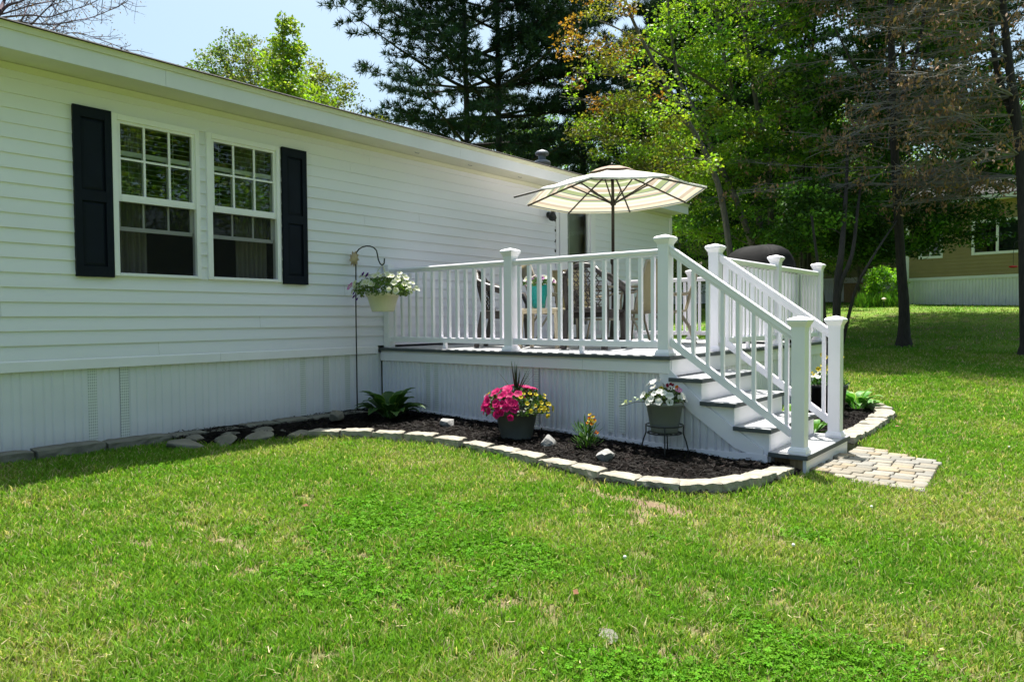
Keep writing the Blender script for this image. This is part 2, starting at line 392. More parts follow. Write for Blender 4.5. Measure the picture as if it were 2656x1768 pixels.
# door onto the deck: frame > two glass lights, handle
w = MB(HB)
for a, b in (((WX-.05, 9.25, .785), (WX+.045, 9.43, 2.90)), ((WX-.05, 10.13, .785), (WX+.045, 10.27, 2.90)), ((WX-.05, 9.43, 2.83), (WX+.045, 10.13, 2.90)), ((WX-.03, 9.43, 2.05), (WX+.02, 10.13, 2.11)), ((WX-.03, 9.43, .79), (WX+.02, 10.13, 1.0)), ((WX-.03, 9.43, 1.0), (WX+.02, 9.49, 2.83)), ((WX-.03, 10.07, 1.0), (WX+.02, 10.13, 2.83))): w.box(a, b)
w.box((WX-.2, 9.3, .78), (WX-.18, 10.25, 2.9))
door = w.build('door', M['trim'], house)
for a, b in ((1.0, 2.05), (2.11, 2.83)):
    w = MB(HB); w.add([(WX-.008, 9.49, a), (WX-.008, 10.07, a), (WX-.008, 10.07, b), (WX-.008, 9.49, b)], [(0, 1, 2, 3)]); w.build('pane', M['glass'], door)
w = MB(HB)
for k in range(14): w.bar((WX-.155, 9.48, 2.17+k*.045), (WX-.155, 9.74, 2.17+k*.045), .016, .003, (.4, 0, 1))
w.build('blind', M['blind'], door)
M['leaf'] = mat('pale_door', (.42, .43, .43), .5, .04)
w = MB(HB); w.box((WX-.175, 9.32, .79), (WX-.17, 10.24, 2.88)); w.build('door_leaf', M['leaf'], door)
w = MB(HB); w.box((WX-.169, 9.42, 1.0), (WX-.166, 10.1, 2.06)); w.box((WX-.169, 9.46, 2.16), (WX-.166, 9.76, 2.78)); w.build('door_light', M['dark'], door)
w = MB(HB)
for a, b in (((9.44, 2.12), (9.47, 2.82)), ((9.75, 2.12), (9.785, 2.82)), ((9.47, 2.42), (9.75, 2.445)), ((9.60, 2.445), (9.62, 2.80))): w.box((WX-.165, a[0], a[1]), (WX-.15, b[0], b[1]))
w.build('muntins', M['trim'], door)
for k in range(14):
    w = MB(HB); w.box((WX+.001, 9.150, .86+k*.1143*1.4), (WX+.0195, 9.168, .90+k*.1143*1.4)); w.build('lap_gap', M['dark'], house)
w = MB(HB); w.box((WX+.02, 10.075, 1.5), (WX+.035, 10.125, 1.72)); w.tube([(WX+.03, 10.1, 1.62), (WX+.075, 10.1, 1.62), (WX+.08, 10.02, 1.62)], .011, 8); w.build('handle', M['bronze'], door)
# black floodlight on the wall beside the door
w = MB(HB); w.lathe([(0, 0), (.05, 0), (.05, .02), (.0, .02)], (0, 0, 0), 14)
w.v = [(WX+.018+p[2], 8.97+p[0], 2.70+p[1]) for p in w.v]
w.tube([(WX+.03, 8.97, 2.70), (WX+.10, 8.97, 2.70), (WX+.13, 8.94, 2.71)], .014, 8)
lamp = w.build('porch_light', M['iron'], house, True)
w = MB(HB); w.tube([(WX+.11, 8.96, 2.73), (WX+.15, 8.90, 2.68), (WX+.18, 8.86, 2.63)], [.035, .052, .062], 12); w.build('lamp_head', M['iron'], lamp, True)
# ================================================================ deck
DZ = .772
XR, XL, YF, YB = -2.83, WX+.02, 5.57, 10.18
DB = (-4.7, 5.62, .0)
deck = thing('deck', DB, 'raised white deck with grey boards and white baluster railing against the house wall', 'deck')
w = MB(DB); n = 32; bw = (XR-.04-XL)/n
for i in range(n): w.box((XL+i*bw+.0025, YF+.145, DZ-.028), (XL+(i+1)*bw-.0025, YB, DZ))
w.box((XL, YF+.003, DZ-.027), (XR-.03, YF+.14, DZ-.001))
w.build('deck_boards', M['deck'], deck)
w = MB(DB)
for a, b in ((XL, -4.42), (-4.418, XR)): w.prism([(YF-.006, DZ-.034), (YF-.006, DZ-.004), (YF, DZ-.0005), (YF+.002, DZ-.0005), (YF+.002, DZ-.034)], a, b, 'x')
w.box((XR-.03, YF+.002, DZ-.034), (XR+.003, YB, DZ-.002))
w.build('deck_edge', M['deckedge'], deck)
w = MB(DB)
T0, T1 = .617, .737
for a, b in ((XL, -3.735), (-3.732, XR-.022)): w.prism([(YF+.03, T0), (YF+.02, T0+.006), (YF+.02, T1-.03), (YF+.035, T1), (YF+.06, T1), (YF+.06, T0)], a, b, 'x')
w.box((XR-.05, YF+.06, T0), (XR-.02, YB, T1))
w.build('trim_band', M['trim'], deck)
w = MB(DB); ribbed(w, (XL, YF+.05), (XR-.03, YF+.05), lambda t: -.09, lambda t: T0+.01, (0, -1), dep=.020, per=.205, grooves=(0., .062, .125), gw=.026)
ribbed(w, (XR-.035, YF+.06), (XR-.035, YB), lambda t: -.12, lambda t: T0+.01, (1, 0), dep=.014, per=.205, grooves=(0., .062, .125), gw=.017)
w.build('skirting', M['skirt'], deck)
w = MB(DB); zz = lambda x: float(gz(x, 5.5)); w.prism([(XL, zz(XL)+.02), (XR-.03, zz(XR)+.03), (XR-.03, zz(XR)+.075), (XL, zz(XL)+.06)], YF+.030, YF+.049); w.build('bottom_track', M['trim'], deck)
for x in (-5.83, -5.70, -4.42, -4.30, -3.44, -3.32):
    w = MB(DB); w.box((x-.03, YF+.047, .06), (x+.03, YF+.05, T0+.008)); w.build('vent_strip', M['vent'], deck)
w = MB(DB); w.box((XL, YF+.3, -.1), (XR-.3, YB-.02, DZ-.04)); w.build('frame', M['dark'], deck)
# posts
def post(x, y, z, h, parent, skirt=True):
    w = MB(parent_loc[parent.name]); w.sq([(.051, 0), (.051, h)], (x, y, z)); p = w.build('post', M['rail'], parent, bevel=.004)
    w = MB(parent_loc[parent.name]); w.sq([(.053, h-.085), (.0535, h-.06), (.058, h-.05), (.074, h-.022), (.078, h-.016), (.078, h-.002), (.06, h+.012), (.0, h+.03)], (x, y, z)); w.build('post_cap', M['rail'], p)
    if skirt:
        w = MB(parent_loc[parent.name]); w.sq([(.07, .0), (.07, .022), (.060, .042), (.0525, .05)], (x, y, z)); w.build('post_base', M['rail'], p)
    return p
parent_loc = {deck.name: DB}
PY, PX = 5.69, -2.93
post(PX, PY, DZ, 1.025, deck)
post(-4.68, PY, DZ, 1.025, deck)
post(PX, 6.74, DZ, 1.025, deck); post(PX, 8.45, DZ, 1.025, deck); post(PX, 10.08, DZ, 1.025, deck)
post(-4.75, 10.08, DZ, 1.025, deck)
w = MB(DB); w.box((WX+.02, PY-.051, DZ+.001), (WX+.115, PY+.051, DZ+.98)); w.build('post', M['rail'], deck, bevel=.004)
BAL = MB(); BAL.box((-.017, -.017, 0), (.017, .017, .745)); BALM = BAL.mesh('baluster'); BALM.materials.append(M['rail'])
def railing(p, q, parent, foot=True, nb=13, zb=DZ):
    O = parent_loc[parent.name]; p = Vector(p); q = Vector(q); d = (q-p).normalized(); nrm = Vector((-d.y, d.x))
    def prof(mb, pr, base):
        vs = []
        for e in (p, q):
            for s, z in pr: vs.append((e.x+nrm.x*s, e.y+nrm.y*s, base+z))
        k = len(pr); mb.add(vs, [tuple(range(k))[::-1], tuple(range(k, 2*k))]+[(i, (i+1) % k, k+(i+1) % k, k+i) for i in range(k)])
    w = MB(O); prof(w, [(-.018, 0), (.018, 0), (.02, .02), (.031, .028), (.034, .046), (.024, .06), (-.024, .06), (-.034, .046), (-.031, .028), (-.02, .02)], zb+.872)
    r = w.build('railing', M['rail'], parent)
    w = MB(O); prof(w, [(-.022, 0), (.022, 0), (.022, .05), (.017, .06), (-.017, .06), (-.022, .05)], zb+.068); w.build('bottom_rail', M['rail'], r)
    L_ = (q-p).length
    for i in range(nb):
        t = L_*(i+.5)/nb; c = p+d*t
        link('baluster', BALM, None, r, (c.x-O[0], c.y-O[1], zb+.12-O[2]))
    if foot:
        c = (p+q)/2; w = MB(O); w.sq([(.018, .0), (.018, .07)], (c.x, c.y, zb)); w.build('rail_foot', M['rail'], r)
    return r
railing((WX+.115, PY), (-4.735, PY), deck, nb=14)
railing((-4.625, PY), (PX-.055, PY), deck, nb=13)
railing((PX, 6.795), (PX, 8.395), deck, nb=13)
railing((PX, 8.505), (PX, 10.025), deck, nb=12)
railing((PX-.055, 10.08), (-4.695, 10.08), deck, nb=13)
railing((-4.805, 10.08), (WX+.03, 10.08), deck, nb=14)
# ================================================================ stairs
SB = (-2.3, 5.62, -.06)
stairs = thing('staircase', SB, 'white wooden stairs with grey treads and sloped white handrails down from the deck', 'stairs')
parent_loc[stairs.name] = SB
SY0, SY1 = 5.61, 6.76
TZ = [.589, .405, .222, .045]
TX = [-2.845, -2.56, -2.275, -1.99]; RUN = .285
w = MB(SB)
for i, (x, z) in enumerate(zip(TX, TZ)):
    x1 = x+RUN+.022 if i < 3 else -1.692
    ya, yb = (SY0-.03, SY1+.03)
    m = (x+x1)/2
    w.box((x, ya+.008, z-.032), (m-.002, yb-.008, z)); w.box((m+.002, ya+.008, z-.032), (x1-.008, yb-.008, z))
w.build('tread', M['deck'], stairs)
w = MB(SB)
for i, (x, z) in enumerate(zip(TX, TZ)):
    x1 = x+RUN+.022 if i < 3 else -1.692
    ya, yb = (SY0-.03, SY1+.03); m = (x+x1)/2
    for a, b in ((x-.001, m-.001), (m+.001, x1)):
        w.box((a, ya, z-.034), (b, ya+.0075, z-.002)); w.box((a, yb-.0075, z-.034), (b, yb, z-.002))
    w.box((x1-.0075, ya+.0078, z-.034), (x1, yb-.0078, z-.0015))
w.build('tread_edge', M['deckedge'], stairs)
w = MB(SB)   # stepped white body: risers and side boxes
for i, (x, z) in enumerate(zip(TX, TZ)):
    if i < 3: w.box((x, SY0+.012, TZ[i+1]-.03 if i < 3 else -.1), (x+RUN-.004, SY1-.012, z-.034))
w.box((-2.845, SY0+.014, .60), (-2.838, SY1-.014, DZ-.036))
w.build('stringer', M['trim'], stairs)
w = MB(SB)
w.box((-2.84, SY0+.03, -.14), (-1.992, SY1-.03, .19)); w.box((-2.84, SY0+.03, .19), (-2.28, SY1-.03, .372)); w.box((-2.84, SY0+.03, .372), (-2.565, SY1-.03, .555))
w.build('carriage', M['trim'], stairs)
w = MB(SB)   # ribbed triangle under the diagonal band
x0, x1 = XR-.03, -2.12
ribbed(w, (x0, SY0+.006), (x1, SY0+.006), lambda t: -.10, lambda t: max(-.05, .52-t*.70), (0, -1), dep=.012, per=.205, grooves=(0., .062, .125), gw=.017)
w.build('skirting', M['skirt'], stairs)
w = MB(SB)   # diagonal band and the upright one above it
w.prism([(-2.945, .617), (-2.84, .737), (-2.84, .655), (-2.56, .40), (-2.04, .055), (-2.04, -.02), (-2.27, .045), (-2.66, .31), (-2.93, .56)][::-1], SY0-.012, SY0+.004)
w.build('trim_band', M['trim'], stairs)
w = MB(SB); w.prism([(-2.86, -.065), (-2.04, -.085), (-2.0, -.04), (-2.0, .012), (-2.04, .02), (-2.86, -.01)], SY0-.016, SY0+.004); w.build('bottom_track', M['trim'], stairs)
w = MB(SB); w.box((-1.735, SY0+.0, -.16), (-1.71, SY1-.0, TZ[3]-.034)); w.box((-1.99, SY1-.05, -.16), (-1.736, SY1-.02, TZ[3]-.034)); w.build('riser', M['trim'], stairs)
w = MB(SB); w.box((-1.83, SY0+.0, -.16), (-1.737, SY0+.09, TZ[3]-.035)); w.box((-1.99, SY0+.12, -.16), (-1.84, SY0+.16, .0)); w.build('lumber_post', M['lumber'], stairs)
w = MB(SB); w.box((-1.988, SY0+.2, -.16), (-1.74, SY1-.06, TZ[3]-.036)); w.build('carriage', M['dark'], stairs)  # dark block filling the open underside, shade painted as a solid
CX = -1.785
post(CX, PY, TZ[3], 1.035, stairs); post(CX, 6.66, TZ[3], 1.035, stairs)
def sloped(y, yb):
    O = SB; a = Vector((PX+.05, y, DZ+.90)); b = Vector((CX-.05, yb, .985)); d = (b-a)
    def beam(mb, za, zb_, wd, hh):
        mb.bar((a.x, a.y, za-hh/2), (b.x, b.y, zb_-hh/2), wd, hh)
    w = MB(O); beam(w, 1.712, .982, .056, .040); beam(w, 1.674, .944, .036, .03)
    beam(w, 1.724, .994, .066, .016)
    r = w.build('handrail', M['rail'], stairs, bevel=.004)
    w = MB(O); beam(w, .925, .215, .04, .06); w.build('bottom_rail', M['rail'], r)
    n = 8
    for i in range(n):
        t = (i+.62)/n; x = a.x+d.x*t; yy = a.y+d.y*t
        z0 = .91+(.20-.91)*t-.02; z1 = 1.67+(.94-1.67)*t
        w = MB(O); w.box((x-.0145, yy-.0145, z0), (x+.0145, yy+.0145, z1)); w.build('baluster', M['rail'], r)
sloped(PY, PY); sloped(6.74, 6.66)
# ================================================================ umbrella
def fabricmat():
    m, nt, out = newmat('striped_canvas'); N = nt.nodes.new; L = nt.links.new
    a = N('ShaderNodeAttribute'); a.attribute_name = 'Col'; sp = N('ShaderNodeSeparateColor'); L(a.outputs['Color'], sp.inputs[0])
    rp = N('ShaderNodeValToRGB'); rp.color_ramp.interpolation = 'CONSTANT'; e = rp.color_ramp.elements
    cr = (.70, .65, .51); gr = (.33, .39, .20); tn = (.53, .43, .34); bl = (.14, .18, .20); wh = (.75, .71, .62)
    st = [(0, wh), (.10, gr), (.17, cr), (.21, gr), (.29, bl), (.30, wh), (.35, tn), (.43, wh), (.47, gr), (.55, bl), (.565, cr), (.61, tn), (.66, bl), (.675, gr), (.71, wh), (.76, cr), (.82, wh), (.87, tn), (.92, cr), (.985, bl)]
    e[0].position = 0; e[0].color = (*wh, 1); e[1].position = st[1][0]; e[1].color = (*st[1][1], 1)
    for p, c in st[2:]:
        x = e.new(p); x.color = (*c, 1)
    L(sp.outputs[0], rp.inputs[0])
    b = N('ShaderNodeBsdfPrincipled'); b.inputs['Roughness'].default_value = .85; t = N('ShaderNodeBsdfTranslucent'); mx = N('ShaderNodeMixShader'); mx.inputs[0].default_value = .3
    ge = N('ShaderNodeNewGeometry'); fd = N('ShaderNodeMix'); fd.data_type = 'RGBA'; sc_ = N('ShaderNodeMath'); sc_.operation = 'MULTIPLY'; sc_.inputs[1].default_value = .85   # upper face mixed towards white: sun glare painted into the colour
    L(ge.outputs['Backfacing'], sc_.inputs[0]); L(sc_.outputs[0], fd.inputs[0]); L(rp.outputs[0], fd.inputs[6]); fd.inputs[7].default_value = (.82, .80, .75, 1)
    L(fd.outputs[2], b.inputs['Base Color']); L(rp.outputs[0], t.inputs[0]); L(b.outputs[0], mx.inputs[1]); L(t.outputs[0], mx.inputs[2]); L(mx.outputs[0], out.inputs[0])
    return m
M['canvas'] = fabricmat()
M['ventcap'] = mat('brown_canvas', (.30, .22, .17), .9, .2, 12)
UX, UY = -4.93, 8.11
umb = thing('patio_umbrella', (UX, UY, DZ), 'striped cream and green market umbrella, open and tilted, with one bare rib sticking out', 'umbrella')
tilt = Matrix.Rotation(math.radians(-1.3), 4, Vector(tuple(_fw))) @ Matrix.Rotation(math.radians(-2.0), 4, Vector(tuple(_rt)))
APEX = Vector((0, 0, 2.27)); PIV = Vector((0, 0, 1.95))
def tl(p): return tuple(PIV+(tilt.to_3x3() @ (Vector(p)-PIV)))
w = MB(); w.tube([(0, 0, .02), (0, 0, 1.1)], .024, 12); w.lathe([(0, 1.03), (.028, 1.03), (.036, 1.06), (.034, 1.11), (.024, 1.14), (0, 1.14)], (0, 0, 0), 14)
pole = w.build('pole', M['bronze'], umb, True)
w = MB(); w.tube([(0, 0, 1.13), (0, 0, 1.93), tl((0, 0, 2.0)), tl((0, 0, 2.25))], .021, 12); w.build('pole', M['bronze'], umb, True)
w = MB(); w.tube([(.03, 0, 1.0), (.07, 0, 1.0), (.07, 0, .95)], .009, 6); w.build('crank', M['bronze'], umb)
RC = 1.19; DROP = .345; NR = 8; A0 = math.radians(39.35+25)
def rimr(a, r):    # radius scale along straight edge between rib ends, slightly hollow
    k = (a-A0) % (2*PI/NR)-PI/NR
    return r*math.cos(PI/NR)/math.cos(k)*(1-.02*math.cos(k*NR/2)) if True else r
nA, nR = 64, 14
vs, cs, fs = [], [], []
rin = .17
for j in range(nR+1):
    t = rin+(1-rin)*j/nR
    for i in range(nA):
        a = A0+2*PI*i/nA; r = rimr(a, RC)*t
        k = abs((a-A0) % (2*PI/NR)-PI/NR)/(PI/NR)        # 1 on a rib, 0 between
        z = 2.27-DROP*t**1.1-.018*(1-k**2)*t*(1-.3*t)
        lo = math.exp(-(((a-A0-4*2*PI/NR)/.3)**2))*max(0, t-.35)   # slack cloth where the bare rib slipped out
        r *= 1-.16*lo; z += .03*lo+.02*lo*math.sin(9*a+14*t)
        vs.append(tl((r*math.cos(a), r*math.sin(a), z))); cs.append(((t-rin)/(1-rin),)*3)
for j in range(nR):
    for i in range(nA): fs += [j*nA+i, j*nA+(i+1) % nA, (j+1)*nA+(i+1) % nA, (j+1)*nA+i]
n0 = len(vs)
for i in range(nA):      # short hanging hem
    p = Vector(vs[nR*nA+i]); vs.append(tuple(p+Vector((0, 0, -.02)))); cs.append((.97,)*3)
for i in range(nA): fs += [nR*nA+i, nR*nA+(i+1) % nA, n0+(i+1) % nA, n0+i]
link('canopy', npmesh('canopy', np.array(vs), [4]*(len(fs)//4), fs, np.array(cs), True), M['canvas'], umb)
w = MB(); rings = []
for j in range(5):
    t = .02+.245*j/4
    for i in range(32):
        a = A0+2*PI*i/32; r = RC*t*(1 if True else 0); k = abs((a-A0) % (2*PI/NR)-PI/NR)/(PI/NR)
        w.v.append(tl((r*math.cos(a), r*math.sin(a), 2.302-.085*(j/4)**2.0-.008*(1-k**2)*j/4)))
for j in range(4):
    for i in range(32): w.f.append((j*32+i, j*32+(i+1) % 32, (j+1)*32+(i+1) % 32, (j+1)*32+i))
w.f.append(tuple(range(32))); w.build('vent_flap', M['ventcap'], umb, True)
w = MB(); w.v = []; w.lathe([(0, -.03), (.035, -.03), (.04, .0), (.03, .04), (0, .04)], (0, 0, 0), 12); w.v = [tl((p[0], p[1], p[2]+1.83)) for p in w.v]; w.build('hub', M['bronze'], umb, True)
w = MB(); w.lathe([(0, 0), (.02, 0), (.022, .02), (.012, .05), (0, .055)], (0, 0, 0), 10); w.v = [tl((p[0], p[1], p[2]+2.30)) for p in w.v]; w.build('finial', M['bronze'], umb, True)
for i in range(NR):
    a = A0+2*PI*i/NR; f = lambda r, z: tl((r*math.cos(a), r*math.sin(a), z)); rr = RC*.985
    w = MB()
    pts = [f(.03, 2.25)]+[f(rr*t, 2.262-DROP*t**1.15-.012) for t in (.3, .6, 1.0)]
    broken = (i == 4)
    if broken: pts = [f(.03, 2.25), f(rr*.4, 2.11), f(rr*.8, 1.965), f(rr*1.22, 1.82)]
    w.tube(pts, .012, 6); rb = w.build('rib', M['bronze'], umb)
    w = MB(); w.tube([f(.035, 1.83), f(rr*.47, 2.262-DROP*.47**1.15-.02)], .010, 6); w.build('strut', M['bronze'], rb)
# ================================================================ patio table and chairs
M['tablemetal'] = mat('beige_metal', (.36, .30, .22), .4, .1, 10)
M['sling'] = mat('striped_sling', (.42, .35, .20), .8, .15, 4, stretch=(14, 14, .3), c2=(.30, .25, .15))
M['tglass'] = glassmat('table_glass', (.75, .85, .82), .08)
tb = thing('patio_table', (UX, UY, DZ), 'round glass-topped patio table with beige metal legs around the umbrella pole', 'table')
w = MB(); w.lathe([(.03, .712), (.60, .712), (.60, .72), (.03, .72), (.03, .712)], (0, 0, 0), 40); w.build('tabletop', M['tglass'], tb)
w = MB(); w.lathe([(.595, .70), (.625, .70), (.632, .716), (.625, .73), (.595, .73), (.595, .70)], (0, 0, 0), 40); w.build('rim', M['tablemetal'], tb, True)
for k in range(4):
    a = PI/4+k*PI/2; c, s = math.cos(a), math.sin(a)
    w = MB(); w.tube([(.5*c, .5*s, 0), (.42*c, .42*s, .3), (.40*c, .40*s, .55), (.48*c, .48*s, .66), (.60*c, .60*s, .70)], .014, 8); w.build('leg', M['tablemetal'], tb, True)
w = MB(); w.lathe([(.36, .30), (.39, .30), (.39, .33), (.36, .33), (.36, .30)], (0, 0, 0), 30); w.build('ring', M['tablemetal'], tb)
ub = thing('umbrella_base', (UX, UY, DZ), 'heavy dark round base holding the umbrella pole under the glass table', 'umbrella base')
w = MB(); w.lathe([(0, .0), (.24, 0), (.24, .03), (.2, .06), (.05, .085), (.035, .3), (.0, .3)], (0, 0, 0), 28); w.build('base', M['bronze'], ub, True)
def sling_chair(x, y, rz, label):
    o = thing('sling_chair', (x, y, DZ), label, 'chair', 'sling chairs round the glass table', rz)
    for s in (-1, 1):   # chair faces +y
        w = MB(); w.tube([(s*.27, -.36, 1.02), (s*.27, -.24, .66), (s*.27, -.18, .42), (s*.27, .24, .40)], .014, 8); w.build('side_frame', M['tablemetal'], o, True)
        w = MB(); w.tube([(s*.27, .26, 0), (s*.29, .24, .30), (s*.30, .20, .60), (s*.30, .12, .635), (s*.29, -.18, .64), (s*.28, -.23, .66)], .014, 8); w.build('armrest', M['tablemetal'], o, True)
        w = MB(); w.tube([(s*.27, -.30, 0), (s*.27, -.22, .22), (s*.27, -.10, .40)], .014, 8); w.build('leg', M['tablemetal'], o, True)
    w = MB(); n = 14; pts = []
    for i in range(n+1):
        t = i/n
        if t < .6: q = t/.6; pts.append((-.36+.18*q, 1.02-.60*q-.0))
        else: q = (t-.6)/.4; pts.append((-.18+.42*q, .42-.02*q-.025*math.sin(PI*q)))
    w.add([(sx*.255, p[0], p[1]) for p in pts for sx in (-1, 1)], [(2*i, 2*i+1, 2*i+3, 2*i+2) for i in range(n)])
    b = w.build('sling', M['sling'], o, True); so = b.modifiers.new('thick', 'SOLIDIFY'); so.thickness = .006
    w = MB(); w.tube([(-.27, -.36, 1.02), (0, -.375, 1.04), (.27, -.36, 1.02)], .014, 8); w.build('top_bar', M['tablemetal'], o, True)
    return o
sling_chair(-4.55, 8.02, math.radians(84), 'tan sling chair at the umbrella table, nearest the stairs')
sling_chair(-5.42, 7.42, math.radians(-38), 'tan sling chair between the turquoise pot and the umbrella table')
sling_chair(-5.75, 8.55, math.radians(-118), 'tan sling chair between the umbrella table and the house wall')
sling_chair(-4.35, 8.62, math.radians(118), 'tan sling chair standing by the covered grill')
def lattice_chair(x, y, rz, label):
    o = thing('lattice_chair', (x, y, DZ), label, 'chair', 'brown lattice-back plastic chairs', rz)
    w = MB(); w.prism([(-.24, -.22), (.24, -.22), (.27, .24), (-.27, .24)], .395, .425, 'z'); w.prism([(-.27, .215), (.27, .215), (.27, .24), (-.27, .24)], .34, .395, 'z')
    w.box((-.24, -.22, .33), (-.215, .215, .395)); w.box((.215, -.22, .33), (.24, .215, .395)); w.build('seat', M['plastic'], o, bevel=.006)
    for sx in (-1, 1):
        w = MB(); w.bar((sx*.255, .23, 0), (sx*.25, .20, .41), .055, .05, (0, 1, 0)); w.build('leg', M['plastic'], o, bevel=.006)
        w = MB(); w.bar((sx*.235, -.29, 0), (sx*.225, -.21, .41), .06, .05, (0, 1, 0)); w.build('leg', M['plastic'], o, bevel=.006)
        w = MB(); w.tube([(sx*.20, -.315, .80), (sx*.27, -.27, .765), (sx*.325, -.14, .70), (sx*.335, .02, .655), (sx*.315, .17, .61), (sx*.285, .225, .51), (sx*.26, .23, .40)], [.028, .036, .04, .04, .038, .034, .03], 8); w.build('armrest', M['plastic'], o, True)
    def bk(u, v):  # back surface: u across (-1..1), v height .43...88
        return (u*.22, -.215-(v-.42)*.24+.03*(u*u), v)
    w = MB()
    for sx in (-1, 1):
        w.tube([bk(sx*1.0, .40), bk(sx*1.08, .60), bk(sx*1.0, .76), bk(sx*.62, .855)], .028, 8)
    w.tube([bk(-.64, .85), bk(-.3, .885), bk(0, .893), bk(.3, .885), bk(.64, .85)], .022, 8); w.tube([bk(-1, .44), bk(0, .43), bk(1, .44)], .018, 8)
    fr = w.build('backrest', M['plastic'], o, True)
    w = MB()   # lattice: columns of stacked triangles and flat rungs
    top = lambda u: .88-.13*abs(u)**2.2
    for k in range(9):
        v = .475+k*.048
        lim = .98 if v < .76 else max(.3, (1-(v-.76)/.15)*.95)
        w.tube([bk(-lim, v), bk(lim, v)], .0055, 5)
    for c in (-.60, -.2, .2, .60):
        for k in range(10):
            v0 = .43+k*.046; v1 = v0+.046
            if v1 > top(c)+.01: continue
            s = .16 if k % 2 else -.0
            a, b = (.17, .02) if k % 2 == 0 else (.02, .17)
            for sg in (-1, 1): w.tube([bk(c+sg*a, v0), bk(c+sg*b, v1)], .0065, 5)
    w.build('lattice', M['plastic'], fr)
    return o
lattice_chair(-4.24, 6.58, math.radians(10), 'brown lattice-back chair with its back to the railing, in the middle of the deck front')
lattice_chair(-5.42, 6.48, math.radians(-62), 'brown lattice-back chair turned sideways, nearest the house corner of the deck')
# side table and turquoise pot
M['cream'] = mat('cream_plastic', (.52, .44, .31), .5, .05, 8)
st = thing('side_table', (-4.86, 6.50, DZ), 'small cream side table under the turquoise flower pot', 'table', None, math.radians(20))
w = MB(); w.prism([(-.23, -.23), (.23, -.23), (.23, .23), (-.23, .23)], .415, .445, 'z'); w.build('tabletop', M['cream'], st, bevel=.01)
w = MB()
for a, b in (((-.21, -.21, .385), (.21, -.195, .415)), ((-.21, .195, .385), (.21, .21, .415)), ((-.21, -.195, .385), (-.195, .195, .415)), ((.195, -.195, .385), (.21, .195, .415))): w.box(a, b)
w.build('apron', M['cream'], st)
for sx in (-1, 1):
    for sy in (-1, 1):
        w = MB(); w.bar((sx*.215, sy*.215, 0), (sx*.195, sy*.195, .414), .04, .035, (0, 1, 0)); w.build('leg', M['cream'], st, bevel=.005)
# ================================================================ grill under its cover
M['cover'] = mat('black_cover', (.007, .007, .008), .8, .2, 5, spec=.12, bump=.15, bscale=30)
gr = thing('covered_grill', (-3.42, 9.22, DZ), 'barbecue grill under a domed black fabric cover behind the right railing', 'grill')
vs, fs = [], []; nA, nZ = 72, 16
for j in range(nZ+1):
    t = j/nZ
    for i in range(nA):
        a = 2*PI*i/nA; ca, sa = math.cos(a), math.sin(a)
        if t < .55: q = t/.55; z = .04+.78*q; hw, hd = .46, .30
        else: q = (t-.55)/.45; z = .82+.43*math.sin(q*PI/2); hw = .46-.12*q-.34*max(0, q-.55)**1.3*1.9; hd = .30*math.cos(q*PI/2*.97)
        ex = .35+.15*t
        x = hw*math.copysign(abs(ca)**ex, ca); y = hd*math.copysign(abs(sa)**ex, sa)
        k = 1+.022*math.sin(a*9+3*t)*(1-t*.7)+.014*math.sin(a*17+t*5)
        vs.append((x*k, y*k, z+.01*math.sin(a*5+1)))
for j in range(nZ):
    for i in range(nA): fs.append((j*nA+i, j*nA+(i+1) % nA, (j+1)*nA+(i+1) % nA, (j+1)*nA+i))
fs.append(tuple(nZ*nA+i for i in range(nA)))
w = MB(); w.add(vs, fs); w.build('cover', M['cover'], gr, True)
for sx in (-1, 1):
    w = MB()
    for sy in (-1, 1): w.box((sx*.34-.02, sy*.2-.02, 0), (sx*.34+.02, sy*.2+.02, .3))
    w.build('leg_pair', M['iron'], gr)
gr.rotation_euler.z = math.radians(-20)
# ================================================================ flower parts
LG = leafmat('green_leaf', .3, .5, .3)
PETAL = leafmat('petal', .35, .6, .2, tgain=(1, 1, 1))
def leafquads(C, size, cols, rng, asp=.55, flat=.0, updir=None, fold=0.0):
    """leaf shaped quads: C centres (N,3), size (N,), cols (N,3)"""
    N = len(C); u = rng.normal(size=(N, 3)); u[:, 2] *= (1-flat)
    u /= np.linalg.norm(u, axis=1)[:, None]+1e-9
    v = rng.normal(size=(N, 3)); v[:, 2] *= (1-flat); v -= u*np.sum(u*v, axis=1)[:, None]; v /= np.linalg.norm(v, axis=1)[:, None]+1e-9
    s = np.asarray(size)[:, None]
    P = np.stack([C-u*s*.5, C-u*s*.05+v*s*asp*.5, C+u*s*.5, C-u*s*.05-v*s*asp*.5], axis=1).reshape(-1, 3)
    return P, np.repeat(cols, 4, axis=0)
def quadmesh(name, P, cols): 
    n = len(P)//4; return npmesh(name, P, np.full(n, 4), np.arange(4*n), cols)
def colvar(base, N, rng, v=.25, hue=.12):
    c = np.array(base)[None, :]*(1+rng.uniform(-v, v, (N, 1)))*(1+rng.uniform(-hue, hue, (N, 3)))
    return np.clip(c, 0, 1)
